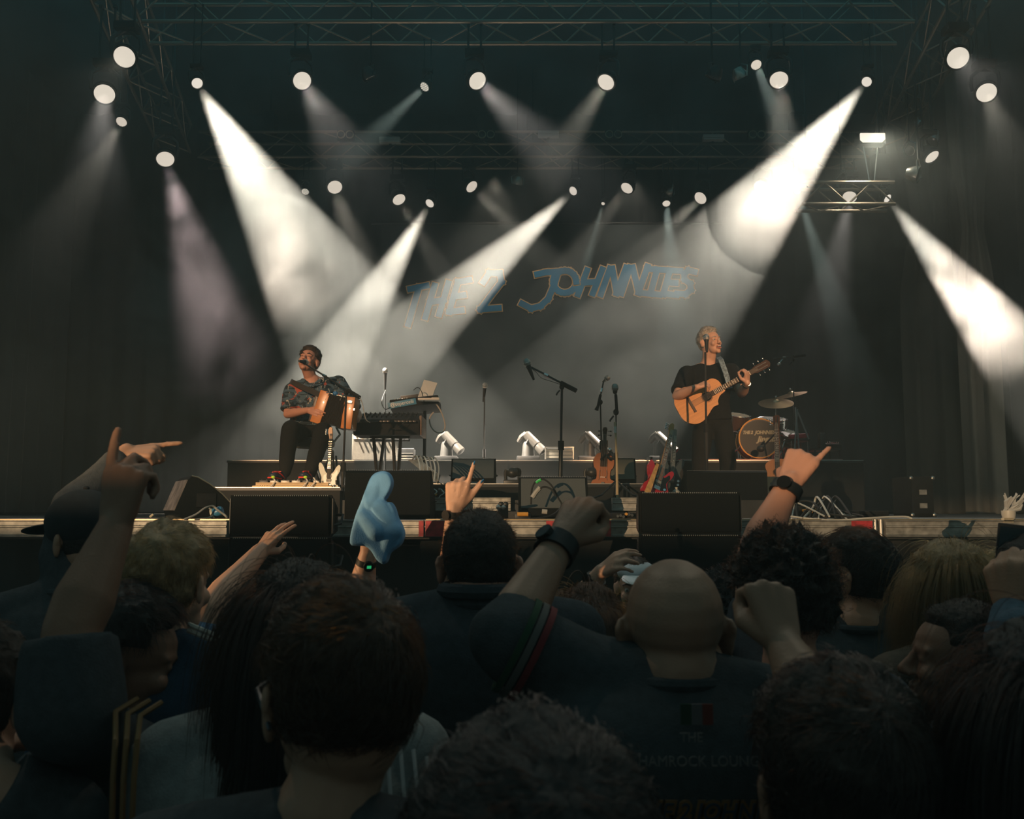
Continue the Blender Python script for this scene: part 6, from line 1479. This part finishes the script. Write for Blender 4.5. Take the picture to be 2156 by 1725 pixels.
# foam hand
a = dict(side=1, S=P(735,1300,3.1), E=P(755,1268,3.2), W=P(774,1172,3.15), fwd=P(785,1120,3.12)-P(774,1172,3.15), back=(-.2,-1,.1), thumb=-1, pose='fist', s=1.1, hs=.92)
c = crowd('person holding up the blue foam hand, hidden behind other heads', 690, 1330, 3.15, hair=('short','dark'), n=300, arms=[a], shirt=('grey',(.05,.05,.055)), s=.95)
watch(c, a['E'], a['W'], .02, 'slim black fitness band under the blue foam hand', .029, (.4,-.9,.1), emis('green_screen', (.02,.35,.12), 1.0), wd=.020)
fh = thing('foam_hand', 'large pale blue foam hand with its thumb up', 'foam hand', P(790,1130,3.08))
fd = 3.07
px = [(737,1142),(748,1090),(760,1060),(771,1030),(783,1003),(800,993),(818,995),(827,1012),(823,1030),(812,1048),(806,1060),(822,1057),(832,1070),(838,1090),(846,1105),(852,1125),(846,1145),(836,1155),(822,1165),(815,1184),(806,1188),(793,1178),(782,1160),(768,1150),(752,1150)]
pts = outline([(x, y) for x, y in px], 3); front = [P(x, y, fd) for x, y in pts]; cen = sum(front, Vector())/len(front)
mb = MB(); nn = len(front)
lay = [(.86, -.030), (.95, -.027), (1.0, -.012), (1.0, .03), (.95, .045), (.86, .048)]
for sc_, dy in lay: mb.v += [tuple(cen+(p-cen)*sc_+Vector((0,dy,0))) for p in front]
for j in range(len(lay)-1):
    for i in range(nn): mb.f.append((j*nn+i, j*nn+(i+1) % nn, (j+1)*nn+(i+1) % nn, (j+1)*nn+i))
mb.f += [tuple(range(nn)), tuple((len(lay)-1)*nn+i for i in range(nn))[::-1]]
mb.caps(P(800,1070,fd-.02), P(826,1118,fd-.015), .030, .034, 16)      # knuckle ridge
mb.caps(P(764,1085,fd-.02), P(793,1118,fd-.03), .022, .030, 16)
mb.caps(P(826,1118,fd-.02), P(812,1158,fd-.01), .034, .022, 16)
mb.caps(P(795,1015,fd-.012), P(782,1060,fd-.018), .020, .024, 16)
me = remesh(mb, .004, 4, 'foam'); me.materials.append(mat('foam_blue', (.20,.46,.78), .8, bump=.0012, bump_s=300, noise_s=30, noise_a=.08)); link('foam', me, fh, -fh.location)
# three fingers raised
a = dict(side=-1, S=P(424,1350,3.1), E=P(443,1280,3.1), W=P(547,1163,3.3), fwd=P(583,1118,3.33)-P(547,1163,3.3), back=(-.5,-.8,.1), thumb=1, pose='three', s=1.12, hs=.86, sl=.55, spread=12, over=([(2,6,5),(8,12,8),(14,18,12),(70,60,40)], (30,50,45)))
c = crowd('person with a bare forearm raised showing three fingers, navy short sleeve', 545, 1310, 3.2, hair=('short','dark'), n=300, arms=[a], shirt=('navy2',(.025,.05,.085)), vox=.0042)
# man in the cap, arm pointing right
a = dict(side=1, S=P(140,1175,2.75), E=P(162,1060,2.9), W=P(262,955,3.0), fwd=(1,.12,.10), back=(-.35,-.55,.8), thumb=-1, pose='gun', s=1.0, sl=1.0, over=([(-2,4,3),(55,80,60),(70,88,60),(78,88,60)], (30,30,30)))
c = crowd('man in a dark peaked cap turned left, one arm pointing right over the crowd', 168, 1148, 2.75, yaw=62, roll=4, s=1.05, skin='tan', hair=('buzz','dark'), n=300, arms=[a], shirt=('black3',(.02,.022,.024)), byaw=10)
Tc = lambda x, y, z: c['H']+c['Q'] @ Vector((x, y, z))
cp = thing('peaked_cap', 'dark peaked cap on the man turned left', 'cap', Tc(0,0,.1))
capm = mat('cap_cloth', (.02,.022,.024), .85, noise_s=40); mb = MB(); mb.ell(Tc(0,-.01,.065), (.097,.118,.095), c['Q'], nu=24, nv=14); W(mb, 'crown', capm, cp)
mb = MB(); mb.ell(Tc(0,.135,.045), (.080,.075,.010), c['Q'] @ Matrix.Rotation(R(-12),3,'X')); W(mb, 'peak', capm, cp); W(MB().ell(Tc(0,-.01,.163), (.009,.009,.006)), 'button', capm, cp)
# blond boy
c = crowd('fair haired boy with neat short hair and white striped navy shirt', 356, 1237, 2.05, yaw=-12, s=.98, skin='fair', hair=('short','blond'), n=4200, shirt=('navy3',(.03,.06,.10)), thick=.015)
st = mat('white_stripe', (.6,.58,.52), .7)
for k in range(2):
    a0 = c['nb']+c['br']*(.075)+Vector((0,-.03,.02-.012*k)); S = c['nb']+c['br']*.18+Vector((0,-.035,-.022-.012*k))
    W(MB().tube([a0+Vector((0,0,.025)), (a0+S)/2+Vector((0,-.012,.030)), S+Vector((.0,-.01,.030)), S+Vector((.03,-.012,.0))], .005, 6), 'shoulder_stripe', st, c['shirt'])
# centre man
c = crowd('man with a dark close cropped head and black collared coat in the centre', 1010, 1198, 2.2, s=1.05, w=1.02, skin='ruddy', hair=('buzz','dark'), n=3800, shirt=('coat_black',(.016,.019,.022)), wide=.24, build=1.08, thick=.006, nk=.062)
W(MB().tube([c['nb']+Vector((.078*math.cos(j*PI/12), .072*math.sin(j*PI/12)-.005, .022)) for j in range(24)], .017, 8, close=True), 'stand_collar', MATS['cloth_coat_black'], c['shirt'])
# long haired woman
crowd('woman with long brown hair and golden ends left of the bald man', 1243, 1345, 2.35, yaw=-20, s=.95, skin='fair', hair=('long','auburn'), n=5200, shirt=('khaki',(.03,.03,.025)))
# curly haired man with watch arm up
a = dict(side=-1, S=P(1600,1340,2.2), E=P(1590,1165,2.3), W=P(1660,1022,2.35), fwd=P(1693,960,2.38)-P(1660,1022,2.35), back=(-.5,-.8,.1), thumb=-1, pose='point', s=1.05, sl=.4, over=([(65,80,55),(72,84,60),(60,70,50),(8,8,5)], (25,45,45)))
c = crowd('man with thick dark curls, bare arm and watch raised with one finger out', 1650, 1276, 2.05, s=1.05, skin='ruddy', hair=('curly','dark'), n=4200, arms=[a], shirt=('black4',(.02,.022,.026)))
watch(c, a['E'], a['W'], .015, 'big round black sports watch on the bare raised arm at right', .034, (-.5,-.85,.1), wd=.026)
# man in profile with lettered back
c = crowd('man with swept back dark hair in a lettered jersey, looking left to the stage', 1797, 1222, 2.75, yaw=48, pitch=8, s=1.05, skin='tan', hair=('short','dark'), n=3800, shirt=('jersey_black',(.016,.019,.021)), byaw=-8, thick=.014)
LW_ = mat('print_grey', (.17,.17,.165), .8); LO = mat('print_gold', (.20,.10,.03), .7)
bp = c['nb']-c['bf']*.155; rt_ = (PI/2, R(6), R(8))
for body, dz, sz, m, dx in (('THE', -.125, .026, LW_, .0), ('SHAMROCK LOUNGE', -.155, .029, LW_, .01)): txt_on(body, sz, bp+Vector((dx,-.004,dz)), m, None, rt_, c['shirt'], .95)
for dy, off, m in ((-.0035,.004,LO),(-.005,0,mat('print_navy', (.02,.04,.07), .8))):
    q = flat_text('THE 2 JOHNNIES', .046, bp+Vector((.0,dy-.002,-.235)), m, 'lettering', c['shirt'], rt_, .0008, .25, sx=.95, offset=off)
# blond woman
crowd('woman with long straight fair hair at the right, face turned left', 1996, 1258, 2.35, yaw=62, s=.98, skin='fair', hair=('long','blond'), n=6500, shirt=('beige',(.12,.10,.08)), byaw=10)
# near rows ------------------------------------------------------------
# bald man; his left arm raised
a = dict(side=-1, S=P(1215,1425,1.62), E=P(1062,1345,1.62), W=P(1180,1140,1.78), fwd=P(1230,1060,1.82)-P(1180,1140,1.78), back=(-.55,-.75,.25), thumb=1, pose='fist', s=1.05, sl=1.0)
a['long'] = .18
c = crowd('bald man in a lettered black jersey, his left arm up in a fist', 1417, 1336, 1.62, s=1.07, w=1.0, skin='shade', hair=None, arms=[a], shirt=('jersey_black',(.016,.019,.021)), wide=.25, build=1.1, vox=.0055, nk=.055, pitch=8)
watch(c, a['E'], a['W'], .02, 'broad black watch on the dark raised fist in the centre', .034, (-.7,-.7,.1), wd=.034)
bp = c['nb']-c['bf']*.150
txt_on('THE', .019, bp+Vector((-.01,-.010,-.062)), LW_, None, (PI/2,0,0), c['shirt'], .95); txt_on('SHAMROCK LOUNGE', .021, bp+Vector((0,-.012,-.095)), LW_, None, (PI/2,0,0), c['shirt'], .95)
for dy, off, m in ((-.012,.004,LO),(-.0135,0,MATS['print_navy'])): flat_text('THE 2 JOHNNIES', .034, bp+Vector((.02,dy,-.165)), m, 'lettering', c['shirt'], (PI/2,0,0), .0008, .25, sx=.95, offset=off)
for k, m in enumerate((mat('flag_green', (.01,.04,.02), .8), mat('flag_white', (.10,.105,.11), .8), mat('flag_red', (.14,.03,.02), .8))): W(MB().box(bp+Vector((-.012+.016*k,.020,-.035)), (.016,.003,.030)), 'flag_stripe', m, c['shirt'])
Sv, Ev = a['S'], a['E']; ax_ = (Ev-Sv).normalized()
for o_, m in ((.0, mat('trim_red', (.14,.012,.015), .8)), (.014, mat('trim_white', (.09,.09,.085), .8)), (.028, mat('trim_green', (.008,.05,.02), .8))): band(c['shirt'], Sv.lerp(Ev,.62)+ax_*o_, ax_, .080, .011, m, 'sleeve_trim', th=.004).location = (0,0,0)
# near man with glasses
c = crowd('man with short brown hair and glasses and a dark top, large in front', 712, 1478, 1.17, yaw=28, s=1.05, skin='shade', hair=('short','brown'), n=6500, shirt=('black12',(.018,.02,.022)), byaw=-5, vox=.0045, thick=.012, wide=.23)
gl = thing('glasses', 'dark framed glasses on the man large in front', 'glasses', c['H']); Tg = lambda x, y, z: c['H']+c['Q'] @ Vector((x, y, z))*1.05
GM = mat('glasses_frame', (.05,.07,.09), .2, .5)
for k in (-1, 1):
    W(MB().tube([Tg(k*.032+.025*math.cos(j*PI/9), .108-abs(.025*math.cos(j*PI/9))*.15, .004+.019*math.sin(j*PI/9)) for j in range(18)], .0028, 6, close=True), 'rim', GM, gl)
    W(MB().tube([Tg(k*.058,.104,.010), Tg(k*.078,.06,.010), Tg(k*.088,-.005,.008), Tg(k*.086,-.035,-.015)], .003, 6), 'temple_arm', GM, gl)
W(MB().tube([Tg(-.008,.110,.008), Tg(0,.113,.011), Tg(.008,.110,.008)], .0025, 6), 'nose_bridge', GM, gl)
# dark haired woman with long curls behind him
c = crowd('woman with big dark wavy hair and a pale striped shirt, beside the front man', 628, 1350, 1.72, yaw=15, s=1.0, skin='tan', hair=('long','dark'), n=6000, shirt=('grey_shirt',(.26,.28,.28)), thick=.018, wide=.225)
for k in range(4):
    S = c['nb']+c['br']*(.17+.022*k); W(MB().tube([S+Vector((0,-.09,-.02-.012*k)), S+Vector((.012,-.115,-.12)), S+Vector((.02,-.13,-.28))], .0035, 6), 'pinstripe', mat('pin_white', (.6,.6,.6), .8), c['shirt'])
# near woman in profile with striped shoulders, finger raised
a = dict(side=-1, S=P(150,1500,1.50), E=P(150,1330,1.52), W=P(243,1110,1.62), fwd=P(262,1010,1.64)-P(243,1110,1.62), back=(-.35,-.9,.1), thumb=-1, pose='point', s=1.08, sl=.95, over=([(2,5,4),(40,55,35),(60,70,45),(70,80,50)], (35,30,25)))
c = crowd('dark haired woman in profile wearing gold striped shoulders, finger raised high', 262, 1395, 1.92, yaw=-72, pitch=-10, s=1.02, skin='brown', hair=('short','black'), n=4500, arms=[a], shirt=('black6',(.018,.020,.022)), byaw=-30, vox=.0055, thick=.018)
for k in range(3):
    S = P(250+k*26, 1500+k*4, 1.47); W(MB().tube([S+Vector((.012,.04,.012)), S+Vector((-.005,0,0)), P(243+k*23,1560,1.40), P(238+k*22,1640,1.38), P(236+k*21,1730,1.38)], .0042, 6), 'gold_stripe', mat('gold_stripe', (.16,.085,.025), .7), c['shirt'])
# man in profile with earring at the right
c = crowd('person in profile with cropped dark hair and a small earring, right foreground', 2022, 1398, 2.1, yaw=78, pitch=6, s=1.03, skin='brown', hair=('buzz','dark'), n=3500, shirt=('black7',(.018,.02,.022)), byaw=20, thick=.010)
tag(MB().ell(c['H']+c['Q'] @ Vector((-.088,.0,-.045)), (.004,.004,.005), nu=8, nv=6).build('earring', CHROME), 'tiny silver earring on the profile at the right foreground', 'earring')
# person at right edge with phone
a = dict(side=-1, S=P(2170,1420,1.95), E=P(2150,1330,1.9), W=P(2128,1290,1.95), fwd=(-.05,.05,1), back=(-.7,-.6,.1), thumb=1, pose='grip', s=1.05, sl=1.0)
c = crowd('person in a hooded top at the right edge holding up a phone', 2190, 1270, 2.0, yaw=15, skin='tan', hair=('short','dark'), n=600, arms=[a], shirt=('denim',(.03,.045,.06)))
t = thing('phone', 'dark phone held upright at the right edge', 'phone', P(2136,1180,2.02))
W(MB().box((0,0,0), (.074,.009,.15), Matrix.Translation(P(2136,1180,2.02)) @ Matrix.Rotation(R(8),4,'Y') @ Matrix.Rotation(R(-20),4,'Z'), bev=.004), 'case', BLK, t); W(MB().box((0,-.0052,0), (.064,.001,.135), Matrix.Translation(P(2136,1180,2.02)) @ Matrix.Rotation(R(8),4,'Y') @ Matrix.Rotation(R(-20),4,'Z')), 'screen', mat('phone_glass', (.02,.03,.035), .08), t)
# dark fist before the curly man
a = dict(side=1, S=P(1800,1600,1.25), E=P(1715,1480,1.38), W=P(1650,1360,1.45), fwd=P(1632,1290,1.47)-P(1650,1360,1.45), back=(.25,-.95,.1), thumb=-1, pose='fist', s=1.0, sl=.9)
crowd('person with smooth dark hair at the lower right, one loose fist up', 1765, 1670, 1.12, s=1.05, skin='shade', hair=('short','dark'), n=5500, arms=[a], shirt=('black8',(.016,.018,.02)), vox=.0055, thick=.014)
# very near heads
crowd('closest person, a wide dark head cut by the bottom edge in the middle', 1120, 1925, .80, s=1.12, w=1.05, skin='tan', hair=('short','black'), n=5000, shirt=('black9',(.016,.018,.02)), vox=.007, thick=.012)
crowd('person at the lower right corner with long dark hair', 2215, 1560, 1.15, s=1.0, skin='tan', hair=('long','black'), n=5000, shirt=('black10',(.018,.02,.022)))
a = dict(side=1, E=P(-40,1640,1.5), W=P(-10,1560,1.7), fwd=(.9,.3,.15), back=(0,-.5,.9), thumb=-1, pose='relax', s=.95)
crowd('person cut by the left edge, only a lit hand and a sleeve showing', -60, 1490, 1.6, s=1.0, skin='fair', hair=('short','dark'), n=600, arms=[a], shirt=('black11',(.02,.022,.024)))
